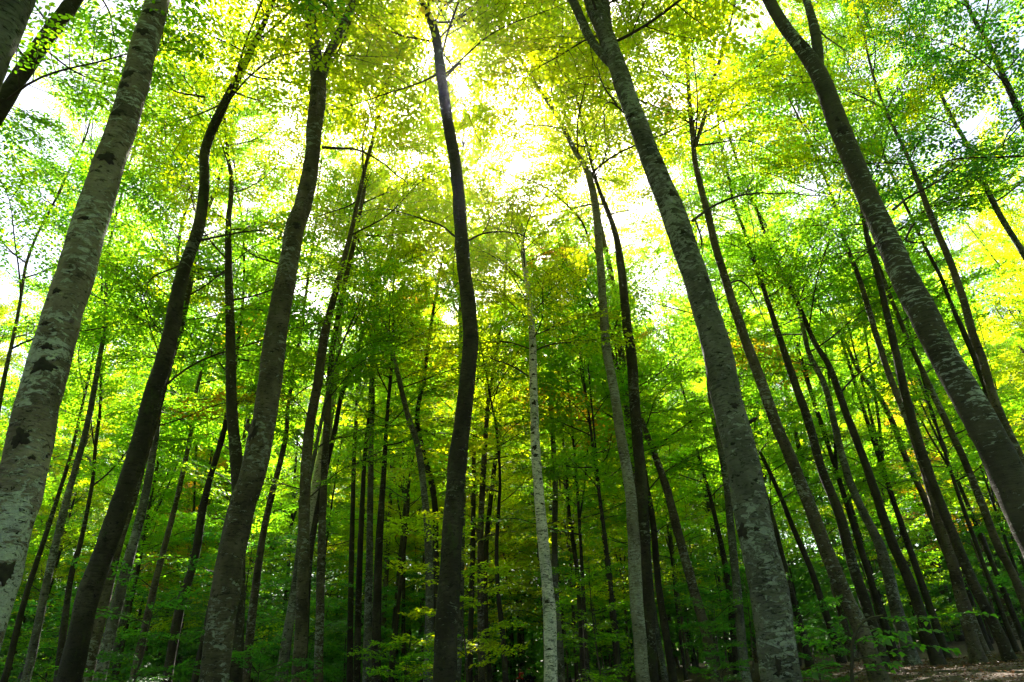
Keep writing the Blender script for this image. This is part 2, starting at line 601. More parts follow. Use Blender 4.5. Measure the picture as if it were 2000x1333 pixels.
def grow_up(path, H, q, straight=0.5):
    """continue a path upward to height H, thinning to a tip"""
    p = path[-1]
    d = norm(path[-1, :3] - path[max(0, len(path) - 3), :3])
    rows = [*path]
    z, r0 = p[2], p[3]
    cur = p[:3].copy()
    n = max(2, int((H - z) / 1.1))
    for i in range(n):
        d = norm(d * (1 - 0.12 * straight) + np.array([0, 0, 0.12 * straight]) + q.normal(0, 0.05, 3))
        cur = cur + d * (H - z) / n
        rows.append([*cur, r0 + (0.018 - r0) * ((i + 1) / n) ** 0.9])
    return np.array(rows)


def grow_down(path):
    p0, p1 = path[0, :3], path[min(2, len(path) - 1), :3]
    d = norm(p0 - p1)
    d = norm(d * np.array([0.85, 0.85, 1]))
    cur, rows, r = p0.copy(), [], path[0, 3]
    for _ in range(60):
        if cur[2] < terrain(cur[0], cur[1]) - 0.25:
            break
        d = norm(d * 0.9 + np.array([0, 0, -0.1]))
        cur = cur + d * 0.35
        r = r * 1.012
        rows.append([*cur, r])
    return np.array(rows[::-1] + [*path]) if rows else path


TREES = []
BVH = {}


def traced_tree(label, pts, D, kind, H, leaf, lo, nb, reach=1.2, name='beech_tree', forks=(), limbs=(), dD=0.0, group=None, az_bias=None):
    q = np.random.default_rng(sum(ord(c) * (i + 1) for i, c in enumerate(label)))
    path = grow_down(world_path(pts, D, dD))
    n_tr = len(path)
    path = grow_up(path, H, q)
    base = path[0, :3].copy()
    gz = float(terrain(base[0], base[1]))
    near = D < 20
    P = catmull(path, 0.075 if D < 14 else (0.22 if D < 24 else 0.45))
    hh = np.maximum(0, P[:, 2] - gz)
    P[:, 3] = np.maximum(P[:, 3], 0.012) * (1 + 0.42 * np.exp(-hh / 0.28))
    root = link(name, None)
    root.location = (base[0], base[1], gz)
    root['label'], root['category'] = label, 'tree'
    if group:
        root['group'] = group
    off = np.array([base[0], base[1], gz])
    G = Geo()
    v, f = tube(P[:, :3] - off, P[:, 3], 32 if D < 14 else (14 if D < 24 else 9), lump=0.030 if near else 0.04, seed=int(D * 100 + pts[0][0]))
    G.add(v, f)
    link('trunk', G.mesh('trunk', [M_BARK[kind]]), root)
    BVH[root.name] = BVHTree.FromPolygons([tuple(a) for a in v.tolist()], f.tolist()) if D < 17 else None
    axes = [P]
    nb, reach = int(nb * 0.78), reach * 1.18
    for (fp, fH) in forks:
        fpth = world_path(fp, D, 0)
        # dock the lowest point on the trunk axis
        j = int(np.argmin(np.abs(P[:, 2] - fpth[0, 2] + 0.15)))
        st = np.array([*P[j, :3], min(P[j, 3] * 0.8, fpth[0, 3] * 1.1)])
        fpth = grow_up(np.vstack([st, fpth]), fH, q)
        FP = catmull(fpth, 0.16)
        FP[:, 3] = np.maximum(FP[:, 3], 0.012)
        G = Geo()
        v, f = tube(FP[:, :3] - off, FP[:, 3], 16 if D < 14 else 10, lump=0.03, seed=int(fp[0][0]))
        G.add(v, f)
        link('limb', G.mesh('limb', [M_BARK[kind]]), root)
        axes.append(FP)
    for lp in limbs:
        bare_limb(root, off, lp, D, q)
    for i in range(nb):
        ax = axes[0] if (len(axes) == 1 or q.random() < 0.6) else axes[1 + int(q.integers(len(axes) - 1))]
        z = lo + (H - 0.4 - lo) * ((i + q.uniform(0, 1)) / nb)
        if ax is not axes[0]:
            z = max(z, ax[0, 2] + 1.0)
        j = int(np.argmin(np.abs(ax[:, 2] - z)))
        u = (z - lo) / max(0.1, H - lo)
        az = i * 2.4 + q.uniform(-0.5, 0.5) if az_bias is None else az_bias + q.normal(0, 0.9)
        el = math.radians(q.uniform(2, 22) + 34 * u)
        sc = reach * q.uniform(0.75, 1.2) * (1.08 - 0.5 * u)
        def tip_d(a_):
            return min(np.linalg.norm(ax[j, :3] + f_ * 3.2 * sc * np.array([math.cos(a_) * math.cos(el), math.sin(a_) * math.cos(el), math.sin(el)]) - CAM) for f_ in (0.5, 1.0))
        if tip_d(az) < 10.5:
            az += PI
            if tip_d(az) < 10.5:
                continue
        add_branch(root, ax[j, :3] - off, az, el, sc, leaf if q.random() > 0.016 else 'amber', q.uniform(-0.3, 0.3), int(q.integers(NB)))
    TREES.append((root, P, D))
    return root, P, off


def bare_limb(root, off, lp, D, q):
    """a visible, mostly leafless limb with side twigs, traced from its fork outward"""
    pts = [(p[0], p[1]) for p in lp]
    w0 = lp[0][2]
    rows = []
    for i, (x, y) in enumerate(pts):
        d = D + q.uniform(-0.25, 0.25) * i
        P = at(x, y, d)
        dep = (P - CAM) @ cF
        rows.append([*P, 0.38 * max(1.6, w0 * (1 - 0.75 * i / (len(pts) - 1))) * dep / FPX])
    P = catmull(np.array(rows), 0.10)
    P[:, :3] += 0.012 * np.cumsum(q.normal(0, 1, (len(P), 3)), axis=0) * np.linspace(0, 1, len(P))[:, None]
    G = Geo()
    v, f = tube(P[:, :3] - off, P[:, 3], 7)
    G.add(v, f)
    for k in range(max(4, len(P) // 7)):
        j = int(q.uniform(0.18, 0.97) * (len(P) - 1))
        T = norm(P[min(j + 1, len(P) - 1), :3] - P[max(j - 1, 0), :3])
        d = norm(T + q.normal(0, 0.55, 3) + np.array([0, 0, 0.15]))
        ln = q.uniform(0.4, 1.5)
        m = 7
        pts_ = [P[j, :3]]
        for _ in range(m):
            d = norm(d + q.normal(0, 0.22, 3))
            pts_.append(pts_[-1] + d * ln / m)
        v, f = tube(np.array(pts_) - off, np.linspace(max(0.004, P[j, 3] * 0.55), 0.003, m + 1), 4)
        G.add(v, f)
    link('limb', G.mesh('limb', [M_TWIG]), root)


def scar(root, P, off, px, py, w, h, D, seed, name='branch_scar', raise_=0.012):
    """a dark eyebrow scar: an irregular low pad hugging the trunk"""
    q = np.random.default_rng(seed)
    best = min(range(len(P)), key=lambda j: (proj(P[j, :3])[1] - py) ** 2 + 0.01 * (proj(P[j, :3])[0] - px) ** 2)
    C, r = P[best, :3], P[best, 3]
    T = norm(P[min(best + 2, len(P) - 1), :3] - P[max(best - 2, 0), :3])
    nrm = CAM - C
    nrm = norm(nrm - T * (nrm @ T))
    lat = np.cross(T, nrm)
    if lat @ cR < 0:
        lat = -lat
    Cf = C + nrm * r
    cx, cy, _ = proj(C)
    a0, a1 = proj(Cf - lat * 0.05), proj(Cf + lat * 0.05)
    t0, t1 = proj(Cf - T * 0.05), proj(Cf + T * 0.05)
    lp = math.hypot(a1[0] - a0[0], a1[1] - a0[1]) / 0.1          # pixels per metre across the trunk and along it
    tp = math.hypot(t1[0] - t0[0], t1[1] - t0[1]) / 0.1
    x0 = max(-0.72 * r, min(0.72 * r, ((px - cx) * (a1[0] - a0[0]) + (py - cy) * (a1[1] - a0[1])) / (lp * 0.1) / lp))
    W, Hh = w * 0.5 / lp, h * 0.5 / tp
    rings, seg = 5, 32
    ph = q.uniform(0, 6.3, 4)
    V, F = [], []
    for i in range(rings + 1):
        for j in range(seg):
            a = 2 * PI * j / seg
            e = 1 + 0.20 * math.sin(3 * a + ph[0]) + 0.16 * math.sin(5 * a + ph[1]) + 0.14 * math.sin(8 * a + ph[2]) + 0.10 * math.sin(13 * a + ph[3])
            s = (i / rings) * e
            ux, uy = s * math.cos(a) * W, s * math.sin(a) * Hh
            uy += -0.14 * Hh * (ux / W) ** 2          # drooping brow ends
            ang = max(-1.45, min(1.45, math.asin(max(-0.98, min(0.98, (x0) / r))) + ux / r))
            k_ = i / rings
            out = math.cos(ang) * nrm + math.sin(ang) * lat
            foot = C + T * uy - off
            hit = BVH[root.name].ray_cast(Vector(foot + out * r * 2.5), Vector(-out))
            rad = (np.linalg.norm(np.array(hit[0]) - foot) if hit[0] is not None else r * 1.03)
            rad += raise_ * (1 - k_ ** 2) + 0.002 - (0.012 if i == rings else 0) - (0.5 * raise_ if i == 0 else 0)
            V.append(foot + rad * out)
    for i in range(rings):
        for j in range(seg):
            j2 = (j + 1) % seg
            F.append([i * seg + j, (i + 1) * seg + j, (i + 1) * seg + j2, i * seg + j2])
    G = Geo()
    G.add(V, F)
    link(name, G.mesh(name, [M_SCAR]), root)


def stub(root, P, off, px, py, side, ln, rad, kind, seed):
    """a short broken branch stub with a swollen collar"""
    q = np.random.default_rng(seed)
    j = min(range(len(P)), key=lambda j: abs(proj(P[j, :3])[1] - py) + 0.2 * abs(proj(P[j, :3])[0] - px))
    C, r = P[j, :3] - off, P[j, 3]
    d = norm(cR * side + np.array([0, -0.35, 0.45]))
    pts = [C + d * r * 0.5]
    for i in range(6):
        d = norm(d + q.normal(0, 0.10, 3) + np.array([0, 0, 0.06]))
        pts.append(pts[-1] + d * (ln + r * 0.5) / 6)
    R = rad * np.array([2.4, 1.9, 1.2, 1.0, 0.95, 0.85, 0.35])
    v, f = tube(np.array(pts), R, 10, lump=0.06, seed=seed)
    G = Geo()
    G.add(v, f)
    link('stub', G.mesh('stub', [M_BARK[kind]]), root)


# --- the big trunks that frame the view
rA, PA, oA = traced_tree('massive pale beech trunk blotched with white lichen and black eyebrow scars',
    [(309, 0, 52), (280, 100, 60), (254, 200, 63), (220, 300, 68), (186, 400, 75), (147, 533, 80), (107, 667, 85), (75, 790, 92), (48, 917, 98), (22, 1010, 106), (-34, 1200, 118)],
    6.6, 'mottled', 27, 'green', 13, 36, 1.0)
for i, (x, y, w, h) in enumerate([(285, 42, 30, 13), (270, 84, 32, 14), (262, 112, 20, 8), (243, 162, 34, 18), (232, 188, 26, 14), (219, 238, 34, 16), (203, 322, 46, 22),
                                  (160, 440, 26, 8), (104, 590, 22, 12), (88, 690, 30, 14), (80, 725, 56, 30), (36, 872, 44, 40), (62, 650, 18, 9), (60, 905, 18, 10), (10, 1118, 50, 50)]):
    scar(rA, PA, oA, x, y, w, h, 6.6, 50 + i)
stub(rA, PA, oA, 5, 1118, 0.3, 0.03, 0.07, 'mottled', 9)
stub(rA, PA, oA, 100, 650, 1, 0.05, 0.03, 'mottled', 10)
traced_tree('thick dark grey trunk rising out of the top corner beside the blotched trunk',
    [(22, 0, 104), (-20, 95, 112), (-62, 190, 120)], 4.3, 'grey', 25, 'green', 12, 26, 0.95)
traced_tree('mossy leaf-clad trunk close behind the thick trunk in the top corner',
    [(112, 45, 44), (62, 115, 46), (12, 190, 48)], 7.6, 'dark', 24, 'green', 9.5, 32, 0.9)
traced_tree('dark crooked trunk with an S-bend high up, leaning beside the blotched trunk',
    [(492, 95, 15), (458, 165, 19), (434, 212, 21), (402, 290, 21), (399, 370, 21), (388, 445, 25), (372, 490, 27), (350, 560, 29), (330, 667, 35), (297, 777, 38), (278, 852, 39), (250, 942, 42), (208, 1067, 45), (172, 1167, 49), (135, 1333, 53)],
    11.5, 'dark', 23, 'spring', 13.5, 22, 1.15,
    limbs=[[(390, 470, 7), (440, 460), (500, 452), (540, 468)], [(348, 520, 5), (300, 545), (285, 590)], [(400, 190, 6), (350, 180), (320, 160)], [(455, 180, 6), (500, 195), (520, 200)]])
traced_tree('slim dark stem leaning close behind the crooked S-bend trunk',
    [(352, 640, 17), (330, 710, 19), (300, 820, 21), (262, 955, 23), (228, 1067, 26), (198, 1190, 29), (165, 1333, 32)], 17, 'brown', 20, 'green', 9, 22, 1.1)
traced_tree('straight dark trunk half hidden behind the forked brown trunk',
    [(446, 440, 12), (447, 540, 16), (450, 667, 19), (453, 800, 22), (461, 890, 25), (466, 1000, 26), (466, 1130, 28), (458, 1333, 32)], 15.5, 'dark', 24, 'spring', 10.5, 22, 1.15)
rF, PF, oF = traced_tree('tall brown beech forking into two stems near the top edge',
    [(606, 30, 22), (610, 60, 23), (619, 120, 27), (622, 180, 32), (615, 240, 31), (608, 320, 31), (592, 400, 36), (577, 440, 39), (563, 520, 40), (548, 600, 43), (537, 667, 46), (525, 767, 48), (508, 860, 50), (492, 930, 53), (470, 1000, 55), (444, 1133, 57), (418, 1333, 60)],
    11.4, 'brown', 27, 'spring', 17.2, 40, 1.25,
    forks=[([(628, 150, 24), (640, 110, 21), (665, 60, 19), (692, 0, 17)], 26)],
    limbs=[[(630, 288, 9), (660, 290), (700, 292), (740, 312), (790, 350)], [(560, 520, 6), (500, 500), (470, 475)]])
for i, (x, y, w, h) in enumerate([(611, 188, 16, 14), (610, 213, 12, 12), (578, 450, 20, 16), (490, 845, 22, 44), (600, 340, 16, 10)]):
    scar(rF, PF, oF, x, y, w, h, 11.4, 80 + i)
stub(rF, PF, oF, 495, 850, -1, 0.12, 0.09, 'brown', 6)
stub(rF, PF, oF, 610, 190, -1, 0.06, 0.07, 'brown', 7)
stub(rF, PF, oF, 600, 400, 1, 0.10, 0.03, 'brown', 8)
traced_tree('slender brown trunk crossing before the bright white trunk',
    [(662, 545, 12), (642, 620, 15), (632, 667, 18), (620, 752, 19), (604, 840, 20), (597, 930, 22), (594, 1017, 23), (591, 1167, 25), (583, 1333, 29)], 17, 'brown', 26, 'spring', 14, 15, 1.15)
traced_tree('short grey trunk leaning at the foot of the slender brown trunk',
    [(588, 1040, 12), (582, 1100, 14), (573, 1167, 17), (560, 1250, 21), (548, 1333, 27)], 19.5, 'grey', 14, 'green', 6, 18, 1.0)
traced_tree('bright white sunlit trunk behind the slender brown trunk',
    [(660, 700, 12), (652, 757, 16), (638, 850, 19), (622, 917, 19), (607, 1017, 18), (596, 1120, 19), (585, 1333, 20)], 24, 'white', 27, 'spring', 16, 12, 1.15)
traced_tree('thin black stem hugging the bright white trunk',
    [(690, 715, 7), (668, 770, 9), (652, 850, 10), (638, 910, 11), (612, 1040, 12), (602, 1130, 13), (592, 1333, 14)], 22.5, 'dark', 24, 'spring', 15, 9, 1.1)
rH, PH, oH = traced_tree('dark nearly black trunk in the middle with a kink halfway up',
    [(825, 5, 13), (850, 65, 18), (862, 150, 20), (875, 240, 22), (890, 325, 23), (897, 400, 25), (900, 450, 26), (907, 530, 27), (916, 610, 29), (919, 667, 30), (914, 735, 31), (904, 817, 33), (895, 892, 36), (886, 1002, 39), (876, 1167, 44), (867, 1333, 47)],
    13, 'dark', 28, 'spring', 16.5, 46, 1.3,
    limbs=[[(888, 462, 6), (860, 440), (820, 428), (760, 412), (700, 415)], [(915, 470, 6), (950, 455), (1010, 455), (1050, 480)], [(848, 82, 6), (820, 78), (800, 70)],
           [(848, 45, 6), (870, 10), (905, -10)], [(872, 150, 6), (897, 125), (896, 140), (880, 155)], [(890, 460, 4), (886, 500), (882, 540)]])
rI, PI_, oI = traced_tree('slim white birch trunk with black marks standing in the middle',
    [(1022, 500, 9), (1033, 580, 11), (1040, 667, 14), (1043, 790, 16), (1047, 892, 18), (1057, 1017, 21), (1067, 1117, 23), (1073, 1200, 25), (1076, 1333, 27)], 16.5, 'white', 14.5, 'spring', 9.3, 24, 0.95, name='birch_tree',
    limbs=[[(1032, 735, 5), (1000, 715), (960, 700), (935, 688)]])
for i, (x, y, w, h) in enumerate([(1040, 700, 10, 5), (1042, 735, 8, 5), (1044, 765, 8, 6), (1043, 787, 11, 10), (1041, 845, 9, 6), (1044, 880, 13, 11), (1046, 893, 12, 8), (1060, 990, 10, 4), (1068, 1180, 10, 7), (1073, 1260, 14, 5), (1040, 680, 8, 8), (1046, 820, 7, 4), (1058, 940, 10, 4)]):
    scar(rI, PI_, oI, x, y, w, h, 16.5, 120 + i, 'bark_mark', 0.006)
traced_tree('pale tan trunk curving upward in front of a near black trunk',
    [(1050, 170, 8), (1090, 230, 10), (1120, 290, 11), (1145, 330, 13), (1160, 385, 15), (1166, 430, 16), (1170, 480, 15), (1175, 550, 16), (1181, 640, 17), (1184, 680, 17), (1200, 767, 19), (1215, 867, 20), (1232, 967, 22), (1238, 1067, 25), (1243, 1167, 26), (1256, 1333, 28)],
    17.0, 'pale', 28, 'spring', 16, 32, 1.2,
    limbs=[[(1152, 470, 6), (1130, 425), (1075, 375), (1010, 345), (955, 330)], [(1168, 500, 5), (1140, 465), (1100, 470)], [(1160, 350, 4), (1185, 300), (1195, 250)]])
traced_tree('near black straight trunk close behind the pale tan trunk',
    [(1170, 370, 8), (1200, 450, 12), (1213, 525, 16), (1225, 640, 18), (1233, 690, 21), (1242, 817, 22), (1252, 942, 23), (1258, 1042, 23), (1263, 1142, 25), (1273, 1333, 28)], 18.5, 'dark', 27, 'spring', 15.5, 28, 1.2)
traced_tree('leaning dark trunk with a bowed foot before the big grey trunk',
    [(1275, 880, 12), (1290, 920, 15), (1304, 960, 16), (1320, 1025, 18), (1338, 1090, 19), (1358, 1165, 20), (1378, 1230, 21), (1397, 1333, 23)], 22, 'brown', 17, 'green', 8, 26, 1.15)
rM, PM, oM = traced_tree('big grey beech with wrinkled bark, dark on its upper length',
    [(1150, -20, 36), (1163, 20, 36), (1185, 75, 37), (1204, 125, 38), (1224, 185, 40), (1247, 245, 42), (1271, 310, 45), (1296, 370, 47), (1310, 405, 49), (1330, 460, 52), (1352, 525, 54), (1373, 590, 56), (1396, 667, 59), (1422, 792, 63), (1449, 892, 68), (1471, 1017, 72), (1499, 1142, 75), (1527, 1333, 80)],
    9.0, 'grey', 26, 'spring', 12.5, 46, 1.1,
    forks=[([(1196, 128, 22), (1170, 100, 21), (1145, 60, 20), (1118, 0, 19)], 25), ([(1185, 60, 22), (1180, 0, 20)], 24)],
    limbs=[[(1352, 432, 8), (1395, 402), (1450, 380), (1520, 370), (1620, 372)], [(1358, 430, 6), (1372, 470), (1366, 500)], [(1205, 205, 6), (1180, 165), (1165, 110)], [(1218, 220, 6), (1195, 200), (1180, 215), (1186, 290)]])
for i, (x, y, w, h) in enumerate([(1302, 330, 26, 14), (1320, 388, 26, 16), (1437, 800, 18, 14), (1312, 352, 12, 7), (1400, 560, 10, 14), (1340, 470, 12, 10), (1444, 1040, 34, 30), (1520, 1300, 14, 40), (1478, 1040, 12, 10), (1236, 232, 12, 8)]):
    scar(rM, PM, oM, x, y, w, h, 9.0, 160 + i)
stub(rM, PM, oM, 1462, 842, 1, 0.14, 0.03, 'dark', 3)
stub(rM, PM, oM, 1445, 798, -0.2, 0.06, 0.05, 'dark', 4)
stub(rM, PM, oM, 1250, 240, -1, 0.10, 0.06, 'grey', 5)
traced_tree('long straight brown trunk running close behind the big grey beech',
    [(1353, 270, 9), (1358, 320, 11), (1370, 372, 13), (1385, 428, 15), (1397, 480, 16), (1415, 540, 17), (1437, 610, 19), (1456, 665, 20), (1490, 757, 23), (1515, 827, 24), (1543, 892, 26), (1566, 947, 27), (1596, 1027, 29), (1622, 1097, 31), (1650, 1167, 33), (1672, 1210, 35)],
    15.5, 'brown', 26, 'spring', 14.5, 32, 1.15,
    forks=[([(1358, 285, 9), (1375, 230, 8), (1392, 160, 7), (1410, 105, 6)], 24), ([(1354, 262, 8), (1348, 200, 6)], 23)],
    limbs=[[(1372, 260, 4), (1400, 245), (1460, 205), (1490, 190)], [(1420, 555, 6), (1450, 550), (1480, 590), (1500, 640)]])
rO, PO, oO = traced_tree('big dark trunk speckled with pale lichen, forked at its top',
    [(1495, -10, 28), (1512, 20, 30), (1532, 52, 33), (1562, 90, 38), (1588, 125, 42), (1610, 170, 42), (1632, 230, 45), (1660, 300, 48), (1690, 372, 50), (1715, 432, 52), (1740, 485, 54), (1765, 540, 58), (1797, 600, 62), (1835, 680, 66), (1898, 792, 76), (1960, 912, 84), (2025, 1050, 94)],
    7.4, 'speckled', 26, 'green', 14, 32, 1.05,
    forks=[([(1598, 128, 26), (1597, 92, 23), (1588, 45, 20), (1572, -10, 17)], 24)],
    limbs=[[(1745, 410, 8), (1775, 385), (1810, 365), (1860, 335), (1905, 305)], [(1782, 440, 7), (1770, 470), (1800, 475), (1815, 495)], [(1602, 62, 5), (1625, 85), (1645, 110)], [(1720, 470, 5), (1690, 490), (1655, 495), (1620, 488)]])
for i, (x, y, w, h) in enumerate([(1582, 98, 22, 26), (1652, 265, 26, 20), (1638, 240, 10, 12), (1730, 455, 10, 16)]):
    scar(rO, PO, oO, x, y, w, h, 7.4, 190 + i)

# --- slimmer trunks behind the big ones: (label, trace, distance, bark, height, leaf, lowest branch, branches)
MID = [
 ('dark trunk with a thin twin, receding between the big grey beech and the speckled trunk', [(1590, 667, 12), (1620, 717, 14), (1650, 802, 16), (1685, 892, 17), (1715, 977, 19), (1740, 1052, 21), (1775, 1132, 23), (1800, 1207, 25)], 20, 'dark', 22, 'green', 9, 20),
 ('near black trunk next beyond the long straight brown trunk', [(1490, 560, 9), (1525, 667, 14), (1550, 742, 16), (1580, 827, 18), (1605, 917, 19), (1640, 1007, 21), (1662, 1092, 22), (1695, 1192, 24)], 19, 'dark', 23, 'green', 12, 22),
 ('greyish bare trunk squeezed between two near black trunks', [(1560, 600, 8), (1580, 690, 11), (1612, 757, 13), (1645, 892, 15), (1670, 967, 17), (1700, 1027, 20), (1727, 1092, 24), (1752, 1197, 27)], 21, 'grey', 21, 'green', 11, 20),
 ('thin trunk with a sharp crook near its crown, before the speckled trunk', [(1655, 677, 8), (1675, 722, 10), (1715, 772, 12), (1742, 822, 13), (1768, 892, 13), (1802, 967, 14), (1840, 1060, 16), (1880, 1160, 18)], 24, 'brown', 19, 'green', 10.5, 18),
 ('slim dark trunk whose twigs touch the speckled trunk', [(1650, 470, 9), (1680, 550, 11), (1715, 667, 13), (1740, 742, 14), (1775, 827, 16), (1802, 907, 18), (1832, 1007, 21), (1865, 1117, 25), (1882, 1192, 27)], 18, 'brown', 22, 'green', 12.5, 22),
 ('dark trunk running parallel just under the speckled trunk', [(1680, 380, 9), (1695, 470, 11), (1715, 540, 13), (1742, 655, 16), (1765, 757, 18), (1795, 867, 20), (1830, 967, 22), (1862, 1047, 22), (1900, 1137, 24), (1950, 1237, 26)], 17, 'dark', 23, 'green', 13, 22),
 ('brown trunk emerging from under the speckled trunk towards the bank', [(1775, 667, 11), (1805, 732, 13), (1840, 807, 15), (1880, 892, 16), (1915, 977, 17), (1945, 1057, 19), (1978, 1122, 20)], 19, 'brown', 21, 'green', 10.5, 20),
 ('thin dark trunk just outside the speckled trunk', [(1860, 600, 10), (1890, 667, 13), (1930, 767, 15), (1965, 857, 16), (2000, 937, 17)], 18, 'dark', 22, 'green', 12, 18),
 ('tall clean trunk with an orange leaved tip beyond the speckled trunk', [(1770, 300, 9), (1787, 340, 11), (1825, 440, 15), (1855, 510, 16), (1880, 580, 17), (1902, 660, 19), (1918, 700, 19), (1945, 790, 21), (2000, 915, 25)], 15, 'brown', 22, 'spring', 13, 20),
 ('pale grey trunk high against the sky at the picture edge beyond the clean trunk', [(1890, 285, 11), (1902, 315, 13), (1950, 415, 15), (2000, 497, 17)], 16, 'grey', 23, 'green', 13.5, 22),
 ('dark broken looking stem among dense leaves in the top corner above the pale grey trunk', [(1930, 85, 12), (1945, 117, 13), (1971, 175, 16), (1998, 235, 18)], 13, 'dark', 24, 'deep', 11.5, 26),
 ('thin black trunk rising just past the edge of the big grey beech', [(1478, 900, 7), (1488, 940, 8), (1510, 1017, 10), (1535, 1117, 12), (1562, 1217, 14)], 24, 'dark', 13, 'green', 6, 18),
 ('thin forked trunk between the big grey beech and the long straight trunk', [(1478, 870, 7), (1515, 947, 9), (1547, 1027, 11), (1582, 1107, 13), (1607, 1182, 15)], 25, 'dark', 15, 'green', 7, 18),
 ('mottled slim trunk peeping out at the near edge of the big grey beech', [(1385, 760, 9), (1395, 820, 11), (1415, 920, 13), (1426, 1017, 15), (1436, 1117, 17), (1452, 1290, 20)], 22, 'grey', 18, 'green', 10, 22),
 ('thin dark trunk with a side arm short of the big grey beech', [(1382, 950, 7), (1394, 1000, 9), (1412, 1080, 11), (1425, 1160, 13), (1440, 1310, 15)], 27, 'dark', 15, 'green', 7, 18),
 ('dark trunk standing between the near black trunk and the bowed trunk', [(1262, 940, 9), (1275, 1017, 12), (1286, 1142, 14), (1305, 1267, 16), (1316, 1333, 17)], 25, 'dark', 16, 'green', 7, 20),
 ('lichen grey trunk standing directly behind the white birch', [(1080, 860, 9), (1084, 952, 11), (1083, 1117, 13), (1090, 1230, 15), (1097, 1333, 16)], 26, 'grey', 17, 'green', 8, 22),
 ('black thread-like trunk next beyond the white birch', [(1108, 950, 7), (1112, 1010, 8), (1126, 1110, 9), (1134, 1220, 10), (1140, 1333, 11)], 30, 'dark', 16, 'green', 7, 20),
 ('slim grey trunk with a bend just before the nearly black middle trunk', [(765, 680, 8), (795, 807, 11), (815, 867, 13), (827, 947, 13), (835, 1042, 14), (839, 1167, 17), (836, 1333, 18)], 22, 'grey', 18, 'spring', 11, 24),
 ('dark thin trunk joining the bend of the slim grey trunk', [(838, 667, 7), (828, 740, 8), (815, 830, 10), (846, 960, 12), (851, 1090, 13), (852, 1333, 14)], 25, 'dark', 20, 'spring', 12, 20),
 ('dark trunk first past the nearly black middle trunk', [(925, 900, 8), (925, 967, 9), (921, 1167, 11), (916, 1333, 12)], 28, 'dark', 18, 'spring', 8, 22),
 ('brown trunk second past the nearly black middle trunk, with rising arms', [(950, 830, 9), (945, 907, 11), (938, 1067, 12), (941, 1333, 15)], 25, 'brown', 18, 'spring', 9, 24),
 ('dark trunk leaning off the brown trunk with rising arms', [(975, 850, 7), (962, 942, 9), (947, 1117, 10), (956, 1333, 11)], 29, 'dark', 19, 'spring', 9.5, 22),
 ('black wavy trunk splitting low in two before the white birch', [(976, 960, 6), (970, 1060, 8), (972, 1150, 9), (982, 1242, 11), (988, 1333, 12)], 24, 'dark', 12, 'green', 6.5, 14),
 ('dark slim trunk third from the slender brown trunk', [(696, 820, 7), (692, 882, 8), (686, 1117, 11), (683, 1333, 13)], 26, 'dark', 20, 'green', 10, 22),
 ('black slim trunk touching the pale lichened trunk', [(712, 900, 8), (706, 1017, 11), (700, 1180, 13), (697, 1333, 15)], 25, 'dark', 19, 'green', 9, 22),
 ('pale lichened straight trunk among the dark slim ones', [(728, 800, 9), (725, 857, 10), (722, 1067, 14), (716, 1333, 18)], 24, 'grey', 20, 'green', 10, 24),
 ('black thick trunk beyond the pale lichened straight trunk', [(754, 850, 8), (750, 917, 10), (739, 1092, 16), (734, 1333, 20)], 23, 'dark', 19, 'green', 9, 22),
 ('thin dark trunk alone halfway from the pale lichened trunk to the middle trunk', [(798, 950, 6), (795, 1017, 7), (774, 1217, 9), (763, 1333, 11)], 30, 'dark', 17, 'green', 8, 20),
 ('pale trunk behind the crooked S-bend trunk, mottled to its foot', [(310, 800, 12), (302, 862, 15), (280, 987, 18), (245, 1117, 22), (192, 1333, 28)], 18, 'grey', 19, 'green', 8, 24),
 ('thin mottled trunk after the pale trunk behind the crooked one', [(375, 820, 8), (370, 862, 9), (345, 977, 11), (311, 1107, 14), (290, 1197, 16), (260, 1333, 19)], 22, 'brown', 18, 'green', 9, 22),
 ('dark straight leaning trunk short of the forked brown trunk', [(445, 800, 9), (435, 852, 11), (402, 967, 15), (380, 1092, 17), (350, 1192, 19), (325, 1333, 22)], 20, 'dark', 19, 'green', 9, 24),
 ('brown trunk just past the foot of the forked brown trunk', [(562, 800, 8), (557, 862, 10), (526, 987, 13), (506, 1092, 15), (491, 1217, 17), (479, 1333, 19)], 22, 'brown', 19, 'green', 10, 24),
 ('thin dark trunk nearest the foot of the blotched trunk', [(150, 840, 7), (130, 917, 8), (90, 1042, 11), (50, 1167, 13), (16, 1302, 16)], 21, 'dark', 18, 'green', 9, 20),
 ('pale twiggy trunk between the blotched trunk and the crooked S-bend trunk', [(205, 640, 9), (195, 697, 11), (170, 832, 13), (130, 977, 15), (96, 1117, 17), (65, 1267, 20)], 18, 'grey', 20, 'green', 12, 22),
 ('dark trunk close under the foot of the crooked S-bend trunk', [(170, 1000, 9), (157, 1060, 11), (137, 1137, 13), (112, 1333, 18)], 21, 'dark', 17, 'green', 7, 20),
 ('dark thin trunk high beyond the blotched trunk near the picture edge', [(30, 640, 8), (8, 740, 10), (-12, 850, 12)], 17, 'brown', 20, 'green', 10, 20),
 ('slim brown stem rising beside the twigs of the tan trunk', [(1110, 240, 6), (1135, 300, 8), (1148, 345, 9), (1190, 520, 11), (1207, 640, 13), (1222, 767, 14), (1246, 1000, 17), (1262, 1333, 21)], 23, 'brown', 27, 'spring', 17, 34),
 ('thin upright stem with a leafy top between the white trunk and the middle trunk', [(720, 320, 6), (706, 400, 8), (690, 480, 9), (672, 560, 10), (650, 680, 12), (640, 800, 13), (630, 1000, 15), (622, 1333, 19)], 20, 'brown', 26, 'spring', 16, 28),
]
for (lab, pts, D, kind, H, leaf, lo, nb) in MID:
    traced_tree(lab, pts, D, kind, H + 4, leaf, lo, int(nb * 1.1), reach=1.05)

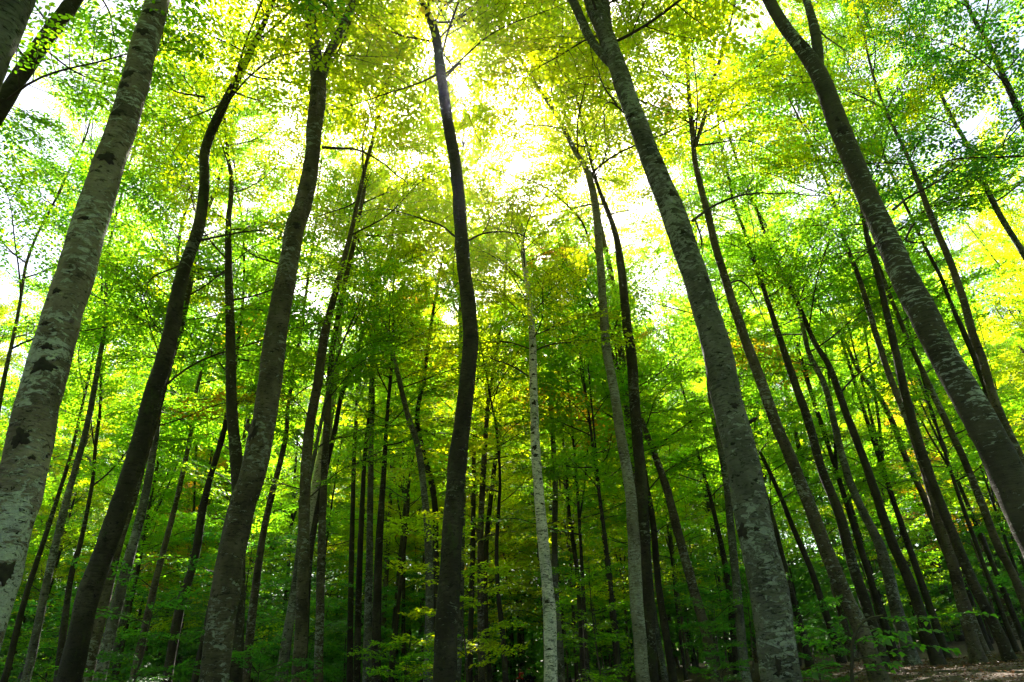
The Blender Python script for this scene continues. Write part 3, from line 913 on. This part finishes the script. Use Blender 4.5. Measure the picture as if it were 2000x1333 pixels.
# ------------------------------------------------------------------ the wood behind: copies of six grown trees
PROTO = []
for k in range(6):
    q = np.random.default_rng(900 + k)
    H = 20 + 1.5 * k
    n = 16
    zz = np.linspace(-0.4, H, n)
    b1, b2 = q.uniform(-0.5, 0.5, 2), q.uniform(0, 6.3, 2)
    px_ = 0.45 * b1[0] * np.sin(zz * 0.22 + b2[0]) + q.uniform(-0.03, 0.03) * zz
    py_ = 0.45 * b1[1] * np.sin(zz * 0.19 + b2[1]) + q.uniform(-0.03, 0.03) * zz
    P = np.stack([px_ - px_[0], py_ - py_[0], zz], -1)
    r0 = 0.11 + 0.022 * k
    R = (r0 + (0.02 - r0) * np.clip(zz / H, 0, 1) ** 0.9) * (1 + 0.4 * np.exp(-np.maximum(zz, 0) / 0.3))
    PR = catmull(np.column_stack([P, R]), 0.8)
    G = Geo()
    v, f = tube(PR[:, :3], np.maximum(PR[:, 3], 0.015), 8, lump=0.05, seed=k)
    G.add(v, f)
    for fk in range(int(q.integers(0, 3))):
        j = int(len(PR) * q.uniform(0.35, 0.6))
        a = q.uniform(0, 6.3)
        m = 7
        s = np.linspace(0, 1, m)
        ln = H - PR[j, 2] - 1
        fp = PR[j, :3] + np.stack([np.cos(a) * 2.2 * s ** 0.8, np.sin(a) * 2.2 * s ** 0.8, ln * s], -1)
        v, f = tube(fp, np.linspace(PR[j, 3] * 0.75, 0.015, m), 6)
        G.add(v, f)
    tm = G.mesh('background_trunk', [M_BARK[['dark', 'brown', 'dark', 'grey', 'dark', 'brown'][k]]])
    G = Geo()
    nbk = 50 if k % 2 else 34
    lo = 3.0 + 0.5 * k if k % 2 else 6.5
    for i in range(nbk):
        z = lo + (H - lo - 0.3) * ((i + q.uniform(0, 1)) / nbk) ** 0.75
        u = (z - lo) / (H - lo)
        j = int(np.argmin(np.abs(PR[:, 2] - z)))
        M = np.array(Matrix.Rotation(i * 2.4 + q.uniform(-0.5, 0.5), 3, 'Z') @ Matrix.Rotation(-math.radians(q.uniform(0, 20) + 32 * u), 3, 'Y') @ Matrix.Rotation(q.uniform(-0.3, 0.3), 3, 'X'))
        sc = q.uniform(1.0, 1.5) * (1.1 - 0.5 * u)
        wood, P_, D_, N_, Z_ = RAW[int(q.integers(NB))]
        for (pp, rr, sd) in wood[:1] + wood[1:][::9]:
            v, f = tube((pp * sc) @ M.T + PR[j, :3], rr * sc * 1.2, 4)
            G.add(v, f, 1)
        idx = q.permutation(len(P_))[:int(len(P_) * 0.72)]
        pp = (P_[idx] * sc) @ M.T + PR[j, :3]
        v, f, c = leaves_geo(pp, D_[idx] @ M.T, N_[idx] @ M.T, Z_[idx] * 1.45 * sc ** 0.5, folded=False)
        G.add(v, f, 0, np.repeat(clumpy_tint(pp * 0.6, q, 0.32 + q.normal(0, 0.08)), c))
    cm = G.mesh('background_crown', [M_LEAF['green'], M_TWIG], smooth=False, tint=True)
    PROTO.append((tm, cm))

# young low beeches of the shrub layer
YOUNG = []
for k in range(4):
    q = np.random.default_rng(1200 + k)
    H = 3.6 + 0.9 * k
    zz = np.linspace(-0.2, H, 8)
    P = np.stack([0.2 * np.sin(zz * 0.7 + k), 0.2 * np.cos(zz * 0.6 + 2 * k), zz], -1)
    P[:, :2] -= P[0, :2]
    G = Geo()
    v, f = tube(P, np.linspace(0.035 + 0.008 * k, 0.008, 8), 6)
    G.add(v, f)
    tm = G.mesh('young_stem', [M_BARK['brown']])
    G = Geo()
    for i in range(13):
        z = 0.7 + (H - 0.9) * (i + q.uniform(0, 1)) / 13
        pz = np.array([np.interp(z, zz, P[:, c]) for c in range(3)])
        M = np.array(Matrix.Rotation(i * 2.4 + q.uniform(-0.5, 0.5), 3, 'Z') @ Matrix.Rotation(-math.radians(q.uniform(-2, 16)), 3, 'Y'))
        sc = q.uniform(0.45, 0.75)
        wood, P_, D_, N_, Z_ = RAW[int(q.integers(NB))]
        for (pp, rr, sd) in wood[:1] + wood[1:][::4]:
            v, f = tube((pp * sc) @ M.T + pz, rr * sc, 4)
            G.add(v, f, 1)
        idx = q.permutation(len(P_))[:int(len(P_) * 0.5)]
        pp = (P_[idx] * sc) @ M.T + pz
        v, f, c = leaves_geo(pp, D_[idx] @ M.T, N_[idx] @ M.T, Z_[idx] * 1.1, folded=False)
        G.add(v, f, 0, np.repeat(clumpy_tint(pp, q, 0.35), c))
    cm = G.mesh('young_crown', [M_LEAF['green'], M_TWIG], smooth=False, tint=True)
    YOUNG.append((tm, cm))

ZONES = [(-900, 30, 'by the blotched trunk'), (30, 200, 'between blotched and crooked trunks'), (200, 430, 'between crooked and forked trunks'),
         (430, 590, 'between forked and slender brown trunks'), (590, 725, 'next to the slender brown trunk'), (725, 865, 'short of the dark middle trunk'),
         (865, 1072, 'between dark middle trunk and white birch'), (1072, 1170, 'just past the white birch'), (1170, 1265, 'behind the pale tan trunk'),
         (1265, 1390, 'past the pale tan trunk'), (1390, 1520, 'behind the big grey beech'), (1520, 1700, 'between big grey and long straight trunks'),
         (1700, 1900, 'on the bank before the speckled trunk'), (1900, 2900, 'on the bank beyond the speckled trunk')]


def zone(x, y):
    pxx = proj((x, y, 1.4))[0]
    for a, b, s in ZONES:
        if a <= pxx < b:
            return s
    return ZONES[0][2] if pxx < 0 else ZONES[-1][2]


taken = [(float(r.location[0]), float(r.location[1])) for r, _, _ in TREES]
HIKE = at(1018, 1318, 47)
HX, HY = float(HIKE[0]), float(HIKE[1])


def clear_view(x, y, rad):
    """keep the lane between the camera and the hikers open"""
    if y > HY + 1:
        return True
    return abs(x - (HX + 0.35) * y / HY) > rad


def place(proto, name, cat, lab, grp, x, y, sc, rz, leaf=None):
    root = link(name, None, None, label=lab, category=cat, group=grp)
    root.location = (x, y, float(terrain(x, y)) - 0.02)
    root.rotation_euler = (0, 0, rz)
    root.scale = (sc,) * 3
    link('trunk' if cat == 'tree' else 'stem', proto[0], root)
    c = link('crown', proto[1], root, kind='stuff')
    if leaf:
        c.material_slots[0].link = 'OBJECT'
        c.material_slots[0].material = M_LEAF[leaf]


TONE = {'spring': 'yellow-green', 'green': 'green', 'amber': 'amber', 'deep': 'shaded green'}
BTONE = ['slender dark', 'slim brown', 'middling dark', 'middling grey', 'stout dark', 'stout brown']
USED = set()
cnt = 0
tries = 0
while cnt < 250 and tries < 9000:
    tries += 1
    a = random.uniform(-0.80, 0.80)
    D = 24 + 66 * random.random() ** 0.75
    x, y = D * math.tan(a) if abs(a) < 0.75 else D * math.tan(0.75 * (1 if a > 0 else -1)), D
    gap = 2.5 if D < 50 else 2.0
    if any((x - u) ** 2 + (y - v) ** 2 < gap * gap for u, v in taken) or not clear_view(x, y, 0.9):
        continue
    if D < 48 and 600 < proj((x, y, 8))[0] < 1150 and random.random() < 0.5:
        continue
    taken.append((x, y))
    z = zone(x, y)
    far = 'remote' if D > 60 else ('distant' if D > 40 else 'background')
    pxx = proj((x, y, 8))[0]
    for _ in range(8):                      # prefer a look not yet used in this gap
        k = random.randrange(6)
        leaf = 'spring' if random.random() < (0.75 if 600 < pxx < 1400 else 0.25) else 'green'
        if random.random() < 0.018:
            leaf = 'amber'
        if (far, k, leaf, z) not in USED:
            break
    USED.add((far, k, leaf, z))
    place(PROTO[k], 'beech_tree', 'tree', f'{far} {BTONE[k]} beech under {TONE[leaf]} leaves, {z}', f'{far} beeches', x, y, (random.uniform(0.85, 1.0) if 620 < pxx < 1200 else random.uniform(0.70, 0.88)) if D < 46 else random.uniform(1.15, 1.45), random.uniform(0, 6.28), leaf)
    cnt += 1

cnt = 0
tries = 0
while cnt < 18 and tries < 3000:
    tries += 1
    D = random.uniform(20, 34)
    w = at(random.choice([random.uniform(1530, 2150), random.uniform(1530, 2150), random.uniform(1090, 1260), random.uniform(180, 420)]), 1250, D)
    x, y = float(w[0]), float(w[1])
    if any((x - u) ** 2 + (y - v) ** 2 < 1.7 for u, v in taken) or not clear_view(x, y, 0.9):
        continue
    taken.append((x, y))
    k = random.choice([0, 2, 4])
    place(PROTO[k], 'beech_tree', 'tree', f'slim dark pole-like beech {["of small girth", "of middling girth", "of larger girth"][k // 2]} {"farther in" if D > 27 else "nearer by"}, {zone(x, y)}', 'slim dark beeches',
          x, y, random.uniform(0.68, 0.82), random.uniform(0, 6.28), 'green')
    cnt += 1

cnt = 0
tries = 0
while cnt < 130 and tries < 4000:
    tries += 1
    a = random.uniform(-0.72, 0.72)
    D = 20 + 42 * random.random() ** 0.8
    x, y = D * math.tan(a), D
    if any((x - u) ** 2 + (y - v) ** 2 < 0.8 for u, v in taken) or not clear_view(x, y, 2.0):
        continue
    taken.append((x, y))
    k = random.randrange(4)
    sc = random.uniform(0.8, 1.5) * (1.0 if D > 26 else 0.7)
    leaf = random.choice(['green', 'deep', 'deep', 'deep', 'deep', 'deep'])  # mostly the darkened leaves: shade near the ground put into leaf colour
    tall = 'knee-high tiered' if sc * (3.6 + 0.9 * k) < 3 else ('low' if sc * (3.6 + 0.9 * k) < 5 else 'tall')
    tall = 'low' if tall == 'knee-high tiered' else ('middling' if tall == 'low' else 'tall')
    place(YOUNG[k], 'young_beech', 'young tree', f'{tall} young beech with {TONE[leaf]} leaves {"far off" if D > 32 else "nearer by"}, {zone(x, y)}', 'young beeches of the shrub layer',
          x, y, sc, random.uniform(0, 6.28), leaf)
    cnt += 1

for i, (x, y) in enumerate([(-2.6, 26.0)]):
    place(PROTO[3 + i % 3], 'beech_tree', 'tree', 'tall thin beech reaching up into the bright gap ' + 'behind' + ' the dark middle trunk', None, x, y, 1.25, i * 2.0, 'spring')
    taken.append((x, y))

# unseen trees added beside and behind the camera, so their crowns darken the trunks
q = np.random.default_rng(77)
spots_ = []
while len(spots_) < 46:
    a, r = q.uniform(0, 6.283), q.uniform(9, 36)
    x, y = r * math.sin(a), r * math.cos(a)
    if math.hypot(x, y) < 9.5 or (y > -4 and abs(x) < 10.5 + 0.9 * max(y, 0)):
        continue
    if any((x - u) ** 2 + (y - v) ** 2 < 11 for u, v in spots_ + taken):
        continue
    spots_.append((x, y))
for i, (x, y) in enumerate(spots_):
    place(PROTO[i % 6], 'beech_tree', 'tree', 'tall beech standing outside the view beside or behind the viewer', 'beeches outside the view', x, y, 1.45, i * 1.3, 'green')

# the far wood that reads as one mass
q = np.random.default_rng(33)
G = Geo()
n = 400000
az = q.uniform(-0.95, 0.95, n)
dd = q.uniform(84, 118, n)
x, y = dd * np.sin(az), dd * np.cos(az)
base = terrain(x, y)
hz = 15 + 3.0 * np.sin(az * 37) + 2.0 * np.sin(az * 83 + 1)
z = base + 4.0 + 1.6 * hz * q.uniform(0.0, 1, n)
z[: n // 2] = base[: n // 2] + 11.0 * q.uniform(0, 1, n // 2)
ctr = np.stack([x, y, z], -1)
k = np.sin(ctr @ np.array([0.5, 0.4, 0.9])) + np.sin(ctr @ np.array([-0.7, 0.3, 1.3]) + 2)
keep = (k > -0.9) | (ctr[:, 2] - base < 11.2)
low_ = (ctr[:, 2] - base < 11.2)[keep]
ctr = ctr[keep]
m = len(ctr)
v, f, c = leaves_geo(ctr, q.normal(0, 1, (m, 3)) * np.array([1, 1, 0.3]), np.stack([q.normal(0, 0.4, m), q.normal(0, 0.4, m) - 1.4 * low_, np.ones(m)], -1), q.uniform(0.4, 0.75, m), folded=False)
G.add(v, f, 0, np.repeat(np.clip(q.normal(0.35, 0.15, m), 0, 1), c))
for i in range(160):
    a, d = q.uniform(-0.95, 0.95), q.uniform(92, 116)
    bx, by = d * math.sin(a), d * math.cos(a)
    v, f = tube(np.array([[bx, by, float(terrain(bx, by)) - 0.3], [bx + q.normal(0, 0.3), by, 8], [bx + q.normal(0, 0.8), by, 17]]), np.array([0.2, 0.15, 0.05]), 5)
    G.add(v, f, 1)
link('distant_forest', G.mesh('distant_forest', [M_LEAF['deep'], M_BARK['dark']], smooth=False, tint=True), kind='stuff',  # far wood takes the shade-darkened leaf colour too
     label='far wood closing the view as one green mass', category='forest')

# ------------------------------------------------------------------ sapling with single leaves on the bank
BASE = at(1668, 1345, 9.6)
root = link('beech_sapling', None)
sx, sy = float(BASE[0]), float(BASE[1])
sz = float(terrain(sx, sy))
root.location = (sx, sy, sz)
root['label'], root['category'] = 'bushy beech sapling with broad blue-green leaves on the dark bank', 'sapling'
off = np.array([sx, sy, sz])
q = np.random.default_rng(5)
leafm = []
for k in range(3):
    G = Geo()
    u = np.linspace(0, 1, 6)
    wv = np.array([0.0, 0.26, 0.33, 0.27, 0.13, 0.0])
    mid = np.stack([u, np.zeros(6), 0.05 * np.sin(u * PI) - 0.12 * u * u * (0.5 + 0.4 * k)], -1)
    lf = mid + np.stack([np.zeros(6), wv, 0.07 + 0.03 * np.sin(u * 9 + k)], -1) * np.array([1, 1, 0]) + np.stack([np.zeros(6), np.zeros(6), wv * 0.3 + 0.02 * np.sin(u * 11 + k)], -1)
    rt = mid - np.stack([np.zeros(6), wv, np.zeros(6)], -1) + np.stack([np.zeros(6), np.zeros(6), wv * 0.3 + 0.02 * np.cos(u * 11 + k)], -1)
    V = np.concatenate([mid, lf, rt])
    F = [[i, i + 1, 7 + i, 6 + i] for i in range(5)] + [[12 + i, 13 + i, i + 1, i] for i in range(5)]
    G.add(V, F, 0, np.full(18, [0.15, 0.4, 0.65][k]))
    leafm.append(G.mesh('leaf', [M_LEAF['deep']], smooth=True, tint=True))
stem_px = [(1668, 1345, 8), (1664, 1290, 7), (1668, 1245, 6), (1690, 1212, 4), (1725, 1202, 3)]
P = np.array([[*at(a, b, 9.6), c * 0.5 * 8.6 / FPX] for a, b, c in stem_px])
P = np.vstack([[*(off + np.array([0, 0, -0.1])), P[0, 3]], P[P[:, 2] > sz + 0.08]])
P = catmull(P, 0.08)
G = Geo()
v, f = tube(P[:, :3] - off, P[:, 3], 8)
G.add(v, f)
link('stem', G.mesh('stem', [M_TWIG]), root)
arms = [([(1690, 1212), (1740, 1206), (1800, 1208), (1850, 1203), (1902, 1197)], 9.5, 0.0), ([(1666, 1275), (1622, 1242), (1588, 1228)], 9.2, 0), ([(1668, 1290), (1720, 1278), (1790, 1262), (1862, 1268)], 9.0, 0),
        ([(1666, 1310), (1622, 1300), (1580, 1312)], 9.3, 0), ([(1668, 1250), (1640, 1222), (1648, 1208), (1640, 1206)], 9.9, 0), ([(1680, 1222), (1745, 1235), (1800, 1232)], 8.9, 0),
        ([(1668, 1262), (1700, 1245), (1748, 1248)], 10.2, 0), ([(1667, 1318), (1710, 1300), (1760, 1292)], 9.9, 0), ([(1672, 1240), (1640, 1250), (1600, 1262)], 10.1, 0)]
spots = []
for (px, De, _) in arms:
    pp = []
    for i, (a, b) in enumerate(px):
        pp.append(at(a, b, 9.6 + (De - 9.6) * i / (len(px) - 1)))
    A = catmull(np.array(pp), 0.05)
    G = Geo()
    v, f = tube(A - off, np.linspace(0.008, 0.0025, len(A)), 5)
    G.add(v, f)
    L = 0.05 * len(A)
    tws = [A[len(A) // 5:]]
    for j in range(3, len(A) - 1, 4):
        T = norm(A[j + 1] - A[j - 1])
        s = 1 if (j // 4) % 2 else -1
        d = norm(T + s * np.array([-T[1], T[0], 0]) * 1.0 + np.array([0, 0, q.normal(0.05, 0.15)]))
        ln = q.uniform(0.18, 0.5) * (1.1 - 0.6 * j / len(A))
        tw = np.array([A[j] + d * ln * s_ + np.array([0, 0, -0.03 * s_ * s_]) for s_ in np.linspace(0, 1, 6)])
        v, f = tube(tw - off, np.linspace(0.004, 0.0015, 6), 4)
        G.add(v, f)
        tws.append(catmull(tw, 0.05))
    link('branch', G.mesh('branch', [M_TWIG]), root)
    for tw in tws:
        for j in range(1, len(tw)):
            T = norm(tw[j] - tw[j - 1])
            s = 1 if j % 2 else -1
            spots.append((tw[j], rotz(T, s * math.radians(q.uniform(30, 65)))))
idx = q.permutation(len(spots))
for n_, i in enumerate(idx[:290]):
    p, d = spots[i]
    d = norm(d + np.array([0, 0, q.uniform(-0.35, 0.1)]))
    nz = norm(np.array([q.normal(0, 0.3), q.normal(0, 0.3), 1.0]))
    yv = norm(np.cross(nz, d))
    zv = np.cross(d, yv)
    o = link('leaf', leafm[int(q.integers(3))], root)
    s = q.uniform(0.075, 0.115)
    o.matrix_local = Matrix(((d[0] * s, yv[0] * s, zv[0] * s, p[0] - off[0]), (d[1] * s, yv[1] * s, zv[1] * s, p[1] - off[1]), (d[2] * s, yv[2] * s, zv[2] * s, p[2] - off[2]), (0, 0, 0, 1)))
if len(idx) > 290:
    ex = [spots[i] for i in idx[290:900]]
    G = Geo()
    v, f, c = leaves_geo([a[0] - off for a in ex], [a[1] for a in ex], [[q.normal(0, 0.3), q.normal(0, 0.3), 1] for _ in ex], q.uniform(0.07, 0.11, len(ex)))
    G.add(v, f, 0, np.repeat(q.uniform(0, 0.7, len(ex)), c))
    link('foliage', G.mesh('foliage', [M_LEAF['deep']], smooth=False, tint=True), root, kind='stuff')

# leafy sprays lit beside the dark middle trunk: low young beeches at hand-picked spots, some shaded by leaf colour
for i, (px, py, D, lab, leaf, sc, k) in enumerate([
        (905, 1345, 17.5, 'young beech with bright tiered sprays showing past the dark middle trunk', 'spring', 1.0, 1),
        (790, 1345, 16, 'small green sapling at the foot of the dark middle trunk', 'green', 0.62, 0),
        (520, 1345, 14, 'small sapling with shaded green leaves between the forked and slender trunks', 'deep', 0.6, 0),
        (1180, 1345, 19, 'young beech with level green tiers close to the pale tan trunk', 'green', 0.8, 2),
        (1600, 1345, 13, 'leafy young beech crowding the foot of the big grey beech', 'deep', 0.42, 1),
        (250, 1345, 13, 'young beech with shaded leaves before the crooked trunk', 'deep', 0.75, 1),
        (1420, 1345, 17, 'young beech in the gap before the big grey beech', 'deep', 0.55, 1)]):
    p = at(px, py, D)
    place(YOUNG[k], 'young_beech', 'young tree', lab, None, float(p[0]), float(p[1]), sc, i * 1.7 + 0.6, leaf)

# ------------------------------------------------------------------ fallen leaves on the bank
q = np.random.default_rng(11)
n = 26000
x = q.uniform(-1, 1, n) * 9 + 5
y = 4 + 20 * q.uniform(0, 1, n) ** 1.3
p = np.stack([x, y, terrain(x, y) + q.uniform(0.006, 0.05, n)], -1)
a = q.uniform(0, 6.28, n)
v, f, c = leaves_geo(p, np.stack([np.cos(a), np.sin(a), q.normal(0, 0.3, n)], -1), np.stack([q.normal(0, 0.45, n), q.normal(0, 0.45, n), np.ones(n)], -1), q.uniform(0.05, 0.085, n))
G = Geo()
G.add(v, f, 0, np.repeat(np.clip(q.normal(0.45, 0.3, n), 0, 1), c))
link('leaf_litter', G.mesh('leaf_litter', [M_LITTER], smooth=False, tint=True), kind='stuff', label='brown fallen beech leaves strewn over the bank', category='leaf litter')

# ------------------------------------------------------------------ two walkers far off
M_SKIN = plain('skin', (0.42, 0.25, 0.18), 0.6, 0.08, 20)
M_RED = plain('red_jacket', (0.55, 0.012, 0.02), 0.6, 0.12, 14)
M_DARKCLOTH = plain('dark_cloth', (0.018, 0.02, 0.022), 0.8, 0.2, 14)
M_PACK = plain('pack_cloth', (0.014, 0.014, 0.018), 0.75, 0.2, 14)
M_HAIR = plain('hair', (0.016, 0.010, 0.007), 0.6, 0.2, 60)


def skin_obj(name, verts, edges, radii, mat, parent, root_i=0, sub=1):
    me = bpy.data.meshes.new(name)
    me.from_pydata(verts, edges, [])
    me.materials.append(mat)
    o = link(name, me, parent)
    sk = o.modifiers.new('Skin', 'SKIN')
    sk.use_smooth_shade = True
    lay = me.skin_vertices[0].data if me.skin_vertices else None
    if lay is None:
        bm = bmesh.new(); bm.from_mesh(me); bm.verts.layers.skin.verify(); bm.to_mesh(me); bm.free()
        lay = me.skin_vertices[0].data
    for i, r in enumerate(radii):
        lay[i].radius = (r, r) if not isinstance(r, tuple) else r
        lay[i].use_root = (i == root_i)
    ss = o.modifiers.new('Subdivision', 'SUBSURF')
    ss.levels = ss.render_levels = sub
    return o


def hiker(lab, x, y, face, top_mat, hand_up, pack):
    """walking figure, facing +X before the turn"""
    z0 = float(terrain(x, y))
    root = link('person', None, None, label=lab, category='person')
    root.location = (x, y, z0)
    root.rotation_euler = (0, 0, face)
    V = [(0, 0, 0.95), (0.01, 0, 1.12), (0.0, 0, 1.30), (0.0, 0, 1.43), (0.03, 0, 1.52), (0.05, 0, 1.60), (0.055, 0, 1.69),
         # hips / legs
         (0.02, 0.09, 0.90), (0.12, 0.10, 0.50), (0.05, 0.10, 0.10), (0.20, 0.10, 0.04),
         (-0.02, -0.09, 0.90), (-0.06, -0.10, 0.50), (-0.24, -0.10, 0.13), (-0.12, -0.10, 0.04),
         # arms
         (0.0, 0.19, 1.41), (0.02, 0.25, 1.14), (0.26, 0.20, 1.08), (0.33, 0.18, 1.10),
         (0.0, -0.19, 1.41), (-0.06, -0.25, 1.14), (0.06 if not hand_up else 0.22, -0.25, 0.92 if not hand_up else 1.05), (0.10 if not hand_up else 0.30, -0.24, 0.85 if not hand_up else 1.06)]
    E = [(0, 1), (1, 2), (2, 3), (3, 4), (4, 5), (5, 6), (0, 7), (7, 8), (8, 9), (9, 10), (0, 11), (11, 12), (12, 13), (13, 14),
         (3, 15), (15, 16), (16, 17), (17, 18), (3, 19), (19, 20), (20, 21), (21, 22)]
    Rr = [0.14, 0.13, 0.15, 0.12, 0.055, 0.095, 0.085, 0.095, 0.062, 0.042, 0.04, 0.095, 0.062, 0.042, 0.04, 0.065, 0.045, 0.034, 0.03, 0.065, 0.045, 0.034, 0.03]
    skin_obj('body', V, E, Rr, M_SKIN, root)
    up = [0, 1, 2, 3, 15, 16, 17, 19, 20, 21]
    mp = {j: i for i, j in enumerate(up)}
    skin_obj('jacket', [V[j] for j in up], [(mp[a], mp[b]) for a, b in E if a in mp and b in mp], [Rr[j] + 0.022 for j in up], top_mat, root)
    lo_ = [0, 7, 8, 9, 11, 12, 13]
    mp = {j: i for i, j in enumerate(lo_)}
    skin_obj('trousers', [(V[j][0], V[j][1], V[j][2] - (0.03 if j == 0 else 0)) for j in lo_], [(mp[a], mp[b]) for a, b in E if a in mp and b in mp], [Rr[j] + 0.018 for j in lo_], M_DARKCLOTH, root)
    for s in (9, 13):
        skin_obj('boot', [(V[s][0], V[s][1], V[s][2] + 0.03), (V[s][0] + 0.02, V[s][1], V[s][2] - 0.03), (V[s + 1][0] + 0.02, V[s + 1][1], V[s + 1][2])], [(0, 1), (1, 2)], [0.055, 0.06, 0.048], M_PACK, root)
    skin_obj('hair', [(0.0, 0, 1.58), (0.015, 0, 1.68), (0.05, 0, 1.745)], [(0, 1), (1, 2)], [0.075, 0.1, 0.06], M_HAIR, root)
    c, s_ = math.cos(face), math.sin(face)
    bp = link('backpack', None, None, label=pack, category='backpack')
    bp.location = (x, y, z0)
    bp.rotation_euler = (0, 0, face)
    skin_obj('pack_bag', [(-0.27, 0, 1.02), (-0.29, 0, 1.22), (-0.26, 0, 1.42)], [(0, 1), (1, 2)], [(0.13, 0.17), (0.145, 0.19), (0.11, 0.15)], M_PACK, bp)
    for sy_ in (0.13, -0.13):
        skin_obj('strap', [(-0.17, sy_, 1.45), (0.02, sy_, 1.50), (0.165, sy_, 1.33), (0.12, sy_, 1.10), (-0.12, sy_ * 1.3, 1.05)], [(0, 1), (1, 2), (2, 3), (3, 4)], [0.022] * 5, M_PACK, bp)


hiker('walker in a red jacket seen far off between the trunks', HX, HY, math.radians(162), M_RED, True, 'black rucksack on the back of the walker in red')
p = at(1035, 1318, 45.5)
hiker('walker in dark clothes following the one in red', float(p[0]), float(p[1]), math.radians(150), M_DARKCLOTH, False, 'black rucksack on the back of the walker in dark clothes')

# ------------------------------------------------------------------ faint sunlit air round the whole scene
hz_bm = bmesh.new()
bmesh.ops.create_cube(hz_bm, size=1.0)
hz_me = bpy.data.meshes.new('haze')
hz_bm.to_mesh(hz_me); hz_bm.free()
hz = link('haze', hz_me, kind='stuff')
hz.location = (0, 8, 24.5); hz.scale = (1000, 1000, 52)
hm, ht, ho = new_mat('haze')
pv = N(ht, 'ShaderNodeVolumePrincipled')
pv.inputs['Color'].default_value = (0.9, 0.95, 1, 1)
pv.inputs['Density'].default_value = 0.00028
pv.inputs['Anisotropy'].default_value = 0.9
ht.links.new(pv.outputs[0], ho.inputs['Volume'])
hz_me.materials.append(hm)
